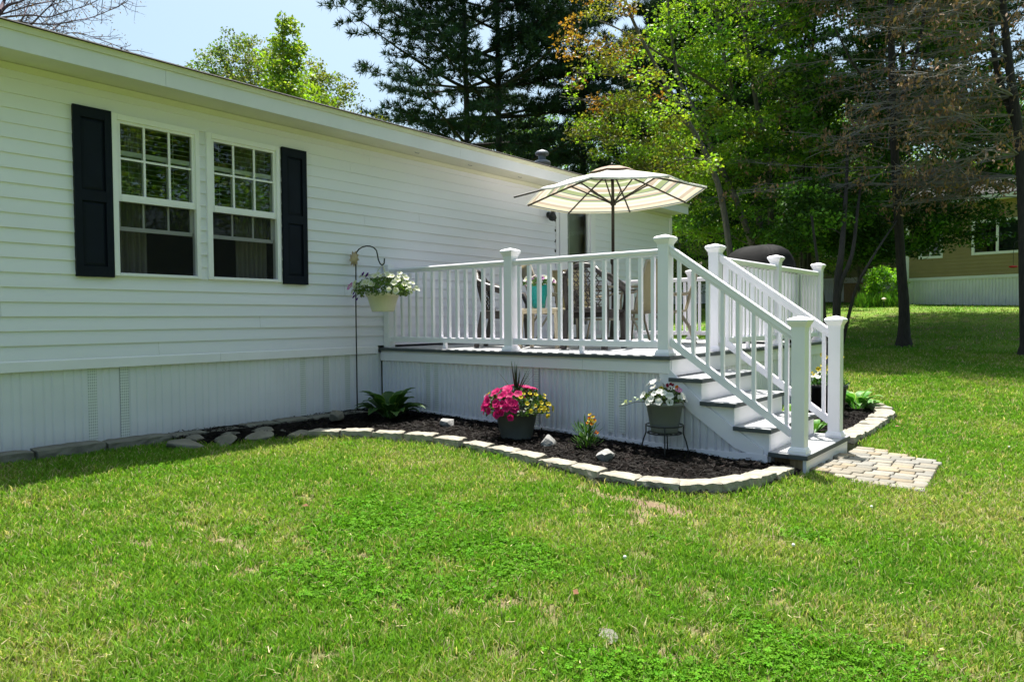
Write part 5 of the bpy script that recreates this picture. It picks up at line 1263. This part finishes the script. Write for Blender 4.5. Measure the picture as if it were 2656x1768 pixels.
# ---- wiry half-dead trees at the right
def wiry(t, P, zlo, zhi, n, Lr, seed, side=None, dead=.7, dcol=(.25, .150, .08)):
    r = random.Random(seed); P = np.array(P); P = P[(P[:, 2] > zlo) & (P[:, 2] < zhi)]; W = MB(tuple(t.o)); C = []
    for i in range(n):
        p = P[r.randrange(len(P))]; a = r.uniform(0, 2*PI) if side is None else r.gauss(side, .7); L_ = r.uniform(*Lr); d = np.array([math.cos(a), math.sin(a), r.uniform(-.05, .22)]); q = p.copy(); pts = [q.copy()]; K = 7
        for k in range(K): d = d+np.array([r.uniform(-.13, .13), r.uniform(-.13, .13), r.uniform(-.08, .06)]); d /= np.linalg.norm(d); q = q+d*L_/K; pts.append(q.copy())
        W.tube(pts, [.016*(1-k/K)**.8*L_/3+.0035 for k in range(K+1)], 4, False)
        for k in range(2, K+1):
            for m_ in range(3):
                dd = d+np.array([r.uniform(-.9, .9), r.uniform(-.9, .9), r.uniform(-.35, .25)]); dd /= np.linalg.norm(dd); l = r.uniform(.25, .8); p2 = pts[k]; e = p2+dd*l; mid = p2+dd*l*.5+np.array([r.uniform(-.05, .05), r.uniform(-.05, .05), r.uniform(-.05, .05)])
                W.tube([p2, mid, e], [.006, .0045, .003], 3, False)
                for w_ in range(2):
                    e2 = mid+np.array([r.uniform(-.25, .25), r.uniform(-.25, .25), r.uniform(-.14, .12)]); W.tube([mid, e2], [.004, .003], 3, False)
                    if r.random() < dead*.15: C.append(e2)
                if r.random() < dead*.42: C.append(e)
    W.build('twigs', TWIG, t.root)
    if C:
        C = np.array(C); n_ = 11; CC = np.repeat(C, n_, 0)+t.rng.normal(0, 1, (len(C)*n_, 3))*np.array([.07, .07, .085])-np.array([0, 0, .06]); N = len(CC)
        u = t.rng.normal(size=(N, 3))*np.array([.35, .35, 1]); u /= np.linalg.norm(u, axis=1)[:, None]; v = np.cross(u, t.rng.normal(size=(N, 3))); v /= np.linalg.norm(v, axis=1)[:, None]; s_ = (.09*(.6+.8*t.rng.random(N)))[:, None]
        Pq = np.stack([CC-u*s_*.5, CC+v*s_*.2, CC+u*s_*.5, CC-v*s_*.2], 1).reshape(-1, 3)-t.o
        link('dead_leaves', quadmesh('dead_leaves', Pq, np.repeat(colvar(dcol, N, t.rng, .4, .12), 4, 0)), DL, t.root)
b = ground_at(2345, 15.5); t = Tree('wiry_tree', b, 'straight dark trunk with wiry half-dead branches standing alone in the shaded lawn', 'half-dead trees on the lawn', seed=23)
P = t.trunk([b-np.array([0, 0, .2]), at(2345, 800, 15.5), at(2338, 700, 15.5), at(2325, 480, 15.5), at(2316, 300, 15.5), at(2312, 100, 15.5), at(2308, -150, 15.5), at(2306, -420, 15.5)], .125, .05, 14); t.flare(b, .115)
t.trunk([at(2318, 330, 15.5), at(2345, 240, 15.6), at(2375, 150, 15.8), at(2398, 40, 16), at(2415, -90, 16)], .06, .025)
t.trunk([at(2312, 300, 15.5), at(2270, 230, 15.3), at(2215, 170, 15), at(2160, 60, 14.8)], .04, .012)
wiry(t, P, 3.2, 9.5, 44, (1.6, 3.8), 3)
t.blob(2310, -330, 18, 330, 200, 1.6, 70, 90, .13, (GL, GD, GL), .8); t.blob(2210, -190, 16.2, 260, 130, 1.7, 150, 110, .14, (GD, GD, GL), .6, shell=.1); t.blob(2420, -230, 22, 420, 260, 3.6, 260, 120, .16, (GL, GD), .9); t.blob(2440, 120, 17, 90, 80, 1.2, 16, 60, .1, (GL, LIME), .4)  # the high leaf masses out of view are added to deepen the lawn's shade
t.blob(2400, 160, 19, 170, 200, 2.2, 80, 90, .105, (GD, GL, GD), .55); t.blob(2530, 330, 20, 120, 120, 2.0, 60, 90, .105, (GD, GD, GL), .5); t.blob(2350, -60, 20.5, 300, 160, 2.6, 90, 90, .13, (GL, GD), .8)
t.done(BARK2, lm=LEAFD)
b = ground_at(2668, 13.5); t = Tree('wiry_tree', b, 'dark trunk at the edge of the lawn whose bare wiry branches fill the upper corner', 'half-dead trees on the lawn', seed=29)
P = t.trunk([b-np.array([0, 0, .2]), at(2660, 720, 13.5), at(2655, 560, 13.6), at(2642, 350, 13.8), at(2615, 150, 14), at(2598, -50, 14.2), at(2585, -420, 14.4)], .13, .05, 14); t.flare(b, .12)
t.trunk([at(2640, 330, 13.9), at(2590, 200, 14.2), at(2570, 60, 14.4), at(2560, -150, 14.6)], .07, .03)
wiry(t, P, 3.0, 8.6, 46, (1.4, 3.4), 5, side=math.radians(200), dead=.6); wiry(t, P, 3.0, 8.6, 26, (1.4, 3.0), 6, dead=.6)
t.blob(2540, 440, 18, 150, 60, 1.2, 46, 80, .1, (GD, GD, GL), .42); t.blob(2640, -330, 17.5, 380, 200, 1.8, 90, 90, .13, (GL, GD), .8)
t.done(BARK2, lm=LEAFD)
# ---- white pines
def pine(base, H, z0, Rmax, label, seed, trunks=1, nw=34, dens=1.0, name='pine_tree'):
    t = Tree(name, base, label, 'pine trees beyond the house', seed=seed); r = random.Random(seed); tips = []; dirs = []
    tb = []
    for k in range(trunks):
        off = RT*(.55*(2*k-(trunks-1))); pl = [base+off*.8-np.array([0, 0, .3])]+[base+off*(1+.5*q)+np.array([r.uniform(-.1, .1), r.uniform(-.1, .1), H*q]) for q in (.2, .4, .6, .8, 1.0)]
        tb.append(np.array(t.trunk(pl, .19, .04)))
    for w_ in range(nw):
        z = z0+(H-z0)*(w_+r.random()*.6)/nw; q = (z-z0)/(H-z0); L0 = Rmax*(1-.86*q**1.25)*(.75+.25*min(1, q*5+.4))
        for m_ in range(r.choice((3, 4, 4, 5))):
            P = tb[r.randrange(trunks)]; i = int(np.argmin(abs(P[:, 2]-(base[2]+z)))); p = P[i]
            a = r.uniform(0, 2*PI); L_ = L0*r.uniform(.55, 1.12); el = r.uniform(-.12, .12)+.25*q; d = np.array([math.cos(a), math.sin(a), 0]); s_ = np.array([-math.sin(a), math.cos(a), 0]); K = 8; pts = []
            bend = r.uniform(-.15, .15)
            for k in range(K+1):
                u = k/K; pts.append(p+d*L_*u+s_*bend*L_*u*u+np.array([0, 0, L_*(math.tan(el)*u+.16*u*u-.02)]))
            t.wood.tube(pts, [(.020+.010*L_)*(1-.85*k/K) for k in range(K+1)], 5, False)
            for k in range(2, K+1):
                u = k/K
                for sg in (-1, 1):
                    if r.random() > .9: continue
                    l = L_*.30*(1.15-u*.75)*r.uniform(.6, 1.2)+.15; dd = (d*r.uniform(.45, .9)+s_*sg+np.array([0, 0, r.uniform(.02, .25)])); dd /= np.linalg.norm(dd); e = pts[k]+dd*l
                    t.wood.tube([pts[k], e], [.012, .005], 3, False); nt = max(3, int(l*11*dens))
                    for j in range(nt): tips.append(pts[k]+dd*l*((j+.8)/nt)+np.array([r.gauss(0, .07), r.gauss(0, .07), r.gauss(.02, .05)])); dirs.append(dd+np.array([0, 0, .55]))
                for q_ in range(4 if k > 2 else 0): tips.append(pts[k]+d*L_/K*(q_/4)+np.array([r.gauss(0, .1), r.gauss(0, .1), .05])); dirs.append(d+np.array([0, 0, .4]))
    T = np.array(tips); Dr = np.array(dirs); Dr /= np.linalg.norm(Dr, axis=1)[:, None]; nn = 13; rg_ = t.rng; C = np.repeat(T, nn, 0); u = np.repeat(Dr, nn, 0)*.75+rg_.normal(0, .62, (len(C), 3)); u /= np.linalg.norm(u, axis=1)[:, None]
    v = np.cross(u, rg_.normal(size=u.shape)); v /= np.linalg.norm(v, axis=1)[:, None]; Ln = (.20+.14*rg_.random(len(C)))[:, None]; Wn = .030
    Pn = np.stack([C-v*Wn*.5, C+u*Ln*.5-v*Wn*.55, C+u*Ln, C+v*Wn*.5], 1).reshape(-1, 3)-t.o
    cb = np.repeat(np.array([.036, .070, .040])[None]*rg_.uniform(.65, 1.35, (len(T), 1))*(1+rg_.uniform(-.12, .12, (len(T), 3))), nn*4, 0)
    t.wood.build('trunk', BARK2, t.root, True); link('crown', quadmesh('crown', Pn, cb), NEEDLE, t.root); return t.root
pA = ground_at(1255, 31); pA[2] = .3
pine(pA, 24, 7.2, 7.0, 'huge double-trunked white pine towering over the middle of the white roof', 3, 2, 30)
pB = ground_at(1516, 33); pB[2] = .3
pine(pB, 23, 6.0, 4.2, 'single dark-trunked white pine standing behind the roof vent, right of the double pine', 8, 1, 18, .7)
pC = ground_at(1690, 36); pD = ground_at(2490, 36)
pCo = pine(pC, 16, 2.5, 5.2, 'shadowy low pine half hidden by the maples above the umbrella', 12, 1, 20)
pine(pD, 22, 5.0, 5.0, 'far pine showing between the bare branches above the tan house', 15, 1, 24, .9)
for px, D, s_, rz, lb in ((1850, 29, .95, 1.0, 'dark pine filling the gap behind the leaning maple'), (1985, 33, 1.1, 2.2, 'dark pine standing behind the maple clump and grill'), (2330, 34, 1.1, 3.9, 'dark pine behind the lone trunk with wiry branches'), (1760, 40, 1.2, 5.0, 'tall far pine between the single pine and the maple clump')):
    c = copy_tree(pCo); c.location = tuple(ground_at(px, D)); c.rotation_euler.z = rz; c.scale = (s_,)*3; c['label'] = lb
# ---- leafy trees behind the roof on the left
def leafy(name, base, H, blobs, label, seed, group, size, r0=.16, K=60):
    t = Tree(name, base, label, group, seed=seed); t.trunk([base-np.array([0, 0, .3]), base+np.array([.1, 0, H*.35]), base+np.array([-.1, .1, H*.7]), base+np.array([0, 0, H*.97])], r0, .02)
    for bl in blobs: t.blob(*bl)
    return t.done()
G1 = (.105, .155, .055); G2 = (.17, .24, .035); G3 = (.15, .165, .05)
LG_ = 'leafy trees behind the white roof'
b = ground_at(600, 26); b[2] = 0
leafy('leafy_tree', b, 10.6, [(605, 175, 26, 80, 85, 1.6, 66, 46, .10, (G1, G1), .36), (560, 190, 26, 70, 60, 1.4, 40, 44, .10, (G1,), .34), (665, 190, 26, 60, 80, 1.4, 44, 44, .10, (G1, G3), .34), (520, 215, 26, 70, 45, 1.4, 36, 36, .10, (G1,), .32), (640, 260, 26, 150, 90, 2, 50, 46, .11, (G1, G3), .5), (470, 200, 26, 28, 22, .5, 6, 26, .1, (G1,), .25)], 'soft grey-green tree top showing above the roof, farthest from the pines', 31, LG_, .1)
b = ground_at(745, 24); b[2] = 0
leafy('leafy_tree', b, 10.9, [(748, 120, 24, 34, 75, .8, 40, 40, .12, (G2, LIME), .3), (735, 200, 24, 60, 80, 1.2, 60, 46, .12, (G2, LIME), .36), (760, 270, 24, 100, 70, 1.5, 46, 46, .12, (G2, LIME), .42)], 'bright yellow-green tree top with a pointed peak above the roof', 32, LG_, .12)
b = ground_at(880, 28); b[2] = 0
leafy('leafy_tree', b, 9.6, [(860, 240, 28, 66, 60, 1.2, 60, 50, .10, (G3, G2), .36), (810, 200, 28, 40, 50, 1.2, 30, 44, .10, (G3, G2), .34), (700, 165, 28, 50, 60, 1.2, 26, 36, .10, (G3,), .36), (900, 330, 28, 110, 70, 1.6, 30, 40, .1, (G3,), .45)], 'olive-green bushy tree top between the pointed tree and the double pine', 33, LG_, .1)
# ---- bare budding tree at the upper corner over the roof
b = ground_at(-60, 16); b[2] = 0; hub = at(-20, 62, 16)
t = Tree('budding_tree', b, 'nearly leafless tree with reddish buds, its boughs over the near end of the roof', cat='tree', seed=41)
t.trunk([b, b+(hub-b)*.5, hub, at(-25, -100, 16)], .2, .09)
bud = []
r = random.Random(4)
def limb(pl, r0, D=16):
    P = t.trunk([at(x, y, D+(.0 if i == 0 else r.uniform(-.5, .5))) for i, (x, y) in enumerate(pl)], r0, .006, 6); P = np.array(P)
    for k in range(3, len(P)):
        for m_ in range(1 if k < len(P)-6 else 2):
            d = (P[k]-P[k-1]); d /= np.linalg.norm(d); dd = d*.6+np.array([r.gauss(0, .5), r.gauss(0, .5), r.gauss(0, .45)]); dd /= np.linalg.norm(dd); l = r.uniform(.2, .75); e = P[k]+dd*l; m1 = P[k]+dd*l*.5+np.array([0, 0, r.uniform(-.05, .05)])
            t.wood.tube([P[k], m1, e], [.008, .006, .003], 4, False)
            for q in range(2):
                e2 = m1+(e-m1)*r.random()+np.array([r.gauss(0, .14), r.gauss(0, .14), r.gauss(0, .14)]); t.wood.tube([m1, e2], [.004, .0025], 3, False); bud.append(e2)
            bud.append(e)
for pl, r0 in ((((-10, 48), (40, 42), (85, 40), (125, 45), (175, 30), (235, 10), (290, -20)), .026), (((5, 50), (40, 55), (90, 62), (145, 63), (195, 54), (240, 45), (300, 20), (325, 8)), .024), (((-5, 40), (20, 15), (60, 2), (90, -20)), .05), (((-5, 40), (30, 30), (90, 12), (150, 0), (200, -20)), .024), (((40, 78), (60, 45), (75, 10), (90, -25)), .024), (((65, 82), (100, 45), (140, 5), (160, -20)), .026), (((0, 30), (12, 0), (30, -30)), .06), (((100, 95), (150, 92), (200, 85), (250, 100), (300, 118), (345, 140)), .012), (((40, 90), (110, 85), (150, 70)), .012)):
    limb(pl, r0)
B = np.array(bud); B = np.repeat(B, 2, 0)+t.rng.normal(0, .05, (len(B)*2, 3)); P, cc = leafquads(B, .045*(.6+.8*t.rng.random(len(B))), colvar((.13, .085, .10), len(B), t.rng), t.rng, .45); t.P.append(P); t.C.append(cc)
RB = mat('reddish_bark', (.075, .042, .062), .9, .3, 6)
t.done(RB, 'buds')
# ---- woods behind: copies of one leafy tree and a far mass
def generic(base, seed, cols, H=11, name='wood_tree', label='', size=.16):
    t = Tree(name, base, label, 'trees of the wood behind the houses', seed=seed); D = 40; k = FPX/D
    rr = t.rng; t.trunk([base-np.array([0, 0, .3]), base+np.array([.15, .1, H*.3]), base+np.array([-.1, .1, H*.6]), base+np.array([.1, 0, H*.95])], .16, .03, 7)
    for i in range(170):
        h = rr.uniform(.18, 1.0); R_ = H*.30*math.sin(PI*min(1, .12+h*.85))**.7; a = rr.uniform(0, 2*PI); q = rr.random()**.5
        c = base+np.array([math.cos(a)*R_*q, math.sin(a)*R_*q, H*h])
        if i % 4 == 0: t.branch_to(c)
        lum = rr.uniform(.7, 1.25); bs = cols[rr.integers(len(cols))]
        t.leaves(c, (.8, .8, .5), 62, size, [x*lum for x in bs], flat=.3)
    return t.done()
wn = 0
gA = generic(ground_at(1640, 44), 51, (GL, GY, GD), 12, label='green tree of the wood seen just above the umbrella canopy'); gB = generic(ground_at(2080, 42), 52, (GY, LIME, GL), 13, label='yellow-green tree of the wood glimpsed between the maple stems')
plc = [(gA, 1780, 46, 1.0, 'green tree of the wood behind the leaning maple'), (gB, 1900, 40, .95, 'yellow-green tree of the wood directly behind the maple clump'), (gA, 2010, 48, 1.1, 'green tree of the wood behind the covered grill'), (gB, 2200, 46, .95, 'yellow-green tree of the wood behind the dark forked tree'), (gA, 2290, 41, .9, 'green tree of the wood beside the beige house roof'), (gB, 2420, 50, 1.0, 'yellow-green tree of the wood behind the tan house'), (gA, 2560, 44, .95, 'green tree of the wood above the tan house windows'), (gA, 2680, 48, 1.1, 'green tree of the wood behind the trunk at the lawn edge'), (gB, 1530, 50, 1.05, 'yellow-green tree of the wood beside the single pine trunk'), (gA, 1400, 48, 1.05, 'green tree of the wood low behind the roof vent'), (gB, 1330, 50, .95, 'yellow-green tree of the wood low beside the double pine')]
for k, (src, px, D, s_, lb) in enumerate(plc):
    c = copy_tree(src); c.location = tuple(ground_at(px, D)); c.rotation_euler.z = k*1.3; c.scale = (s_, s_, s_); c['label'] = lb
for k, (src, px, D, s_, lb) in enumerate(((gA, 1880, 27, .52, 'low leafy tree in front of the beige house, behind the leaning maple stems'), (gB, 2060, 29, .5, 'low yellow-green tree in front of the beige house, behind the grill'), (gA, 2230, 30, .5, 'low leafy tree between the beige house and the rounded bush'), (gA, 1760, 25, .42, 'small leafy tree beside the far corner of the white house'), (gB, 2000, 33, .6, 'yellow-green tree at the beige house wall behind the maple clump'))):
    c = copy_tree(src); c.location = tuple(ground_at(px, D)); c.rotation_euler.z = k*1.7+.4; c.scale = (s_, s_, s_); c['label'] = lb; c['group'] = 'low trees in front of the beige house'
# trees of the neighbouring garden, seen mirrored in the window panes
for k, (x, y, s_) in enumerate(((9.5, 8.5, .95), (11, 12.5, 1.1), (8.5, 4.2, .85), (12.5, 17, 1.15), (8, -1, .9), (12, 9.5, 1.3), (13.5, 14, 1.4), (7.6, 6.6, .6))):
    c = copy_tree(gA if k % 2 else gB); c.location = (x, y, float(gz(x, y))); c.rotation_euler.z = k*2.1+.5; c.scale = (s_,)*3
    c['label'] = 'garden tree beside the front lawn, mirrored in the window panes'; c['group'] = 'garden trees mirrored in the windows'
rg = np.random.default_rng(77); P_, C_ = [], []
for i in range(2200):
    px = rg.uniform(1180, 2900); D = rg.uniform(52, 75); p = ground_at(px, D); c = p+np.array([0, 0, rg.random()**.8*9.5]); n = 26
    C = c+rg.normal(0, 1, (n, 3))*np.array([.9, .9, .55]); P, cc = leafquads(C, .42*(.6+.8*rg.random(n)), colvar((.05, .095, .025), n, rg, .35), rg, .7, .3); P_.append(P); C_.append(cc)
tag(link('far_woods', quadmesh('far_woods', np.concatenate(P_), np.concatenate(C_)), LEAF), 'far mass of woodland leaves closing the view behind all the trees', 'woods', None, 'stuff')
# ================================================================ neighbouring houses
M['tan'] = mat('tan_siding', (.30, .225, .115), .7, .06, 3); M['beige'] = mat('beige_siding', (.33, .30, .18), .7, .06, 3); M['pane'] = glassmat('house_glass', (.25, .3, .3), .1); M['greyroof'] = mat('grey_shingle', (.022, .022, .022), .95, .25, 20, bump=.4)
def neighbour(name, base, rot, Ln, wallm, wins, label, depth=7.0, wh=2.4, sk=.9):
    o = thing(name, tuple(base), label, 'house', None, rot)
    w = MB(); siding(w, 0, Ln, sk, sk+wh, wins, 0, .02, .127); w.build('wall', wallm, o)
    w = MB(); w.box((-depth, 0, 0), (-depth+.1, Ln, sk+wh)); w.box((-depth+.1, .0, 0), (-.03, .1, sk+wh)); w.box((-depth+.1, Ln-.1, 0), (-.03, Ln, sk+wh)); w.box((-depth+.1, .1, sk+wh-.1), (-.03, Ln-.1, sk+wh-.05)); w.box((-depth+.1, .1, sk-.1), (-.05, Ln-.1, sk)); w.build('wall', wallm, o)
    w = MB(); ribbed(w, (-.01, 0), (-.01, Ln), lambda t: -.4, lambda t: sk, (1, 0), per=.3, gw=.02, dep=.02, grooves=(0, .1, .2)); w.box((-.01, 0, sk-.02), (.03, Ln, sk+.09)); w.build('skirting', M['skirt'], o)
    w = MB(); w.box((-.02, -.06, sk), (.035, .05, sk+wh)); w.build('corner_trim', M['trim'], o)
    for y0, y1, z0, z1 in wins:
        w = MB()
        for a, b in (((-.06, y0-.07, z0-.07), (.04, y0+.02, z1+.07)), ((-.06, y1-.02, z0-.07), (.04, y1+.07, z1+.07)), ((-.06, y0+.02, z0-.07), (.04, y1-.02, z0+.02)), ((-.06, y0+.02, z1-.02), (.04, y1-.02, z1+.07)), ((-.04, (y0+y1)/2-.04, z0+.02), (.02, (y0+y1)/2+.04, z1-.02))): w.box(a, b)
        f = w.build('window', M['trim'], o); w = MB(); w.add([(-.02, y0, z0), (-.02, y1, z0), (-.02, y1, z1), (-.02, y0, z1)], [(0, 1, 2, 3)]); w.build('pane', M['pane'], f)
        w = MB(); w.add([(-.15, (y0+y1)/2+.03, z0), (-.15, y1, z0), (-.15, y1, z1), (-.15, (y0+y1)/2+.03, z1)], [(0, 1, 2, 3)]); w.build('blind', M['blind'], f)
    zt = sk+wh; w = MB(); w.prism([(.4, zt), (.42, zt+.06), (-depth/2, zt+1.25), (-depth-.4, zt+.06), (-depth-.4, zt), (-depth/2, zt+1.15)], -.4, Ln+.4); rf = w.build('roof', M['greyroof'], o)
    w = MB(); w.box((.40, -.4, zt-.13), (.43, Ln+.4, zt+.03)); w.box((-.0, -.38, zt-.12), (.40, Ln+.38, zt-.09)); w.build('fascia', M['trim'], o)
    w = MB(); w.prism([(-.02, zt-.1), (-depth/2, zt+1.12), (-depth, zt-.1)], 0, .08); w.build('gable_end', wallm, o)
    return o
rot = math.radians(-97.1)
p = ground_at(2353, 27); p[2] = 1.53
neighbour('tan_house', p, rot, 13, M['tan'], [(.45, 1.1, 1.75, 2.85), (2.15, 3.55, 1.78, 2.85), (3.85, 5.3, 1.78, 2.85)], 'tan-sided house with white skirting and white-framed windows across the lawn', wh=2.8)
p = ground_at(1745, 38); p[2] = float(gz(p[0], p[1]))
neighbour('beige_house', p, rot, 12.3, M['beige'], [(2.5, 4.0, 2.0, 3.1), (8, 9.4, 2.0, 3.1)], 'beige house with a grey roof far behind the stairs and grill')
# bush, day lilies, path light, box, feeder
c = ground_at(2292, 26.5); t = Tree('garden_bush', c, 'rounded bright green bush at the corner of the tan house', None, 'bush', 61)
t.wood.tube([c, c+np.array([0, 0, .5])], .03, 6)
for i in range(60):
    g = t.rng.normal(size=3); g /= np.linalg.norm(g); cc_ = c+np.array([g[0]*.62, g[1]*.6, .72+g[2]*.6]); t.leaves(cc_, (.25, .25, .2), 90, .085, (.16, .33, .04))
t.done(BARK, 'foliage')
c = ground_at(2275, 25.5); o = thing('day_lilies', tuple(c), 'clump of upright grassy green leaves in front of the rounded bush', 'plant'); vs, cs, idx, sz = [], [], [], []
for i in range(420):
    x = R2.uniform(-.65, .75); y = R2.uniform(-.25, .25); a = R2.uniform(0, 6.28); h = R2.uniform(.3, .62); q = np.array([x*RT[0]+y*FW[0], x*RT[1]+y*FW[1], -.02]); d = np.array([math.cos(a)*.16, math.sin(a)*.16, h]); s_ = RT*.014; b0 = len(vs)
    for pnt in (q-s_, q+s_, q+d*.6+s_*.8, q+d*np.array([1.3, 1.3, 1.0])): vs.append(pnt); cs.append([.10*R2.uniform(.7, 1.3), .24*R2.uniform(.7, 1.3), .03])
    idx += [b0, b0+1, b0+2, b0+3]; sz.append(4)
link('leaves', npmesh('leaves', np.array(vs), sz, idx, np.array(cs)), LEAF, o)
c = ground_at(2292, 25); o = thing('path_light', tuple(c), 'small mushroom path light beside the clump of lilies', 'garden light')
w = MB(); w.tube([(0, 0, -.1), (0, 0, .24)], .012, 6); w.build('stake', M['iron'], o); w = MB(); w.lathe([(.0, .24), (.05, .24), (.05, .31), (.09, .31), (.0, .36)], (0, 0, 0), 12); w.build('lamp_shade', M['cream'], o)
c = ground_at(2188, 30.4); o = thing('wooden_box', tuple(c), 'dark brown box of upright boards against the pale skirting behind the trees', 'box', None, math.radians(-7))
w = MB()
for k in range(8): w.box((k*.11, 0, -.1), (k*.11+.104, .03, .78))
w.box((0, .032, -.1), (.87, .6, .76)); w.build('boards', M['lumber'], o)
w = MB(); w.box((-.03, -.03, .782), (.9, .63, .82)); w.build('lid', M['lumber'], o)
c = at(2628, 695, 13.2); o = thing('bird_feeder', tuple(c), 'red saucer-shaped bird feeder hanging near the trunk at the lawn edge', 'bird feeder')
M['red'] = mat('red_plastic', (.45, .012, .015), .35, .1)
w = MB(); w.lathe([(0, 0), (.05, .005), (.075, .022), (.07, .035), (.03, .045), (0, .05)], (0, 0, 0), 16); w.build('dish', M['red'], o, True)
w = MB(); w.tube([(0, 0, .04), (.0, 0, .28), tuple(RT*.01+UP*.40)], .004, 5); w.build('hanger', M['iron'], o)
w = MB(); w.tube([tuple(RT*.01+UP*.40), tuple(RT*.02+UP*.46), tuple(RT*.12+UP*.52), tuple(RT*.30+UP*.50)], .007, 5); w.build('bracket', M['iron'], o)
# ================================================================ camera, light
cd = bpy.data.cameras.new('camera'); cam = bpy.data.objects.new('camera', cd); COL.objects.link(cam)
cd.sensor_width = 36; cd.lens = 36*FPX/2656; cd.clip_end = 1000; cd.clip_start = .05
Rm = Matrix((tuple(AR), tuple(AU), tuple(-AF))).transposed()
cam.matrix_world = Matrix.Translation(Vector(CAM)) @ Rm.to_4x4(); SC.camera = cam
SUN = Vector((-.21, .275, 1)).normalized(); EL = math.asin(SUN.z)
wd = bpy.data.worlds.new('World'); SC.world = wd; wd.use_nodes = True
nt = wd.node_tree; nt.nodes.clear(); ou = nt.nodes.new('ShaderNodeOutputWorld'); bg = nt.nodes.new('ShaderNodeBackground'); sk = nt.nodes.new('ShaderNodeTexSky')
sk.sky_type = 'NISHITA'; sk.sun_disc = False; sk.sun_elevation = EL; sk.sun_rotation = math.atan2(SUN.x, SUN.y); sk.altitude = 100; sk.air_density = 1.0; sk.dust_density = 4.5; sk.ozone_density = .15
bg.inputs[1].default_value = .084; tn = nt.nodes.new('ShaderNodeMix'); tn.data_type = 'RGBA'; tn.blend_type = 'MULTIPLY'; tn.inputs[0].default_value = 1; tn.inputs[7].default_value = (.95, 1.09, 1.06, 1); nt.links.new(sk.outputs[0], tn.inputs[6]); nt.links.new(tn.outputs[2], bg.inputs[0]); nt.links.new(bg.outputs[0], ou.inputs[0])
sl = bpy.data.lights.new('sun', 'SUN'); sl.energy = 5.0; sl.angle = math.radians(.53); sl.color = (1, .96, .88)
so = bpy.data.objects.new('sun', sl); COL.objects.link(so); so.rotation_euler = SUN.to_track_quat('Z', 'Y').to_euler(); so.location = (0, 0, 30)
vs_ = SC.view_settings; vs_.view_transform = 'Standard'; vs_.look = 'None'; vs_.exposure = 1.22; vs_.gamma = 1; vs_.use_curve_mapping = False
cy = SC.cycles; cy.max_bounces = 8; cy.diffuse_bounces = 4; cy.glossy_bounces = 4; cy.transmission_bounces = 6; cy.transparent_max_bounces = 12; cy.caustics_reflective = False; cy.caustics_refractive = False; cy.sample_clamp_indirect = 6
cy.use_denoising = True
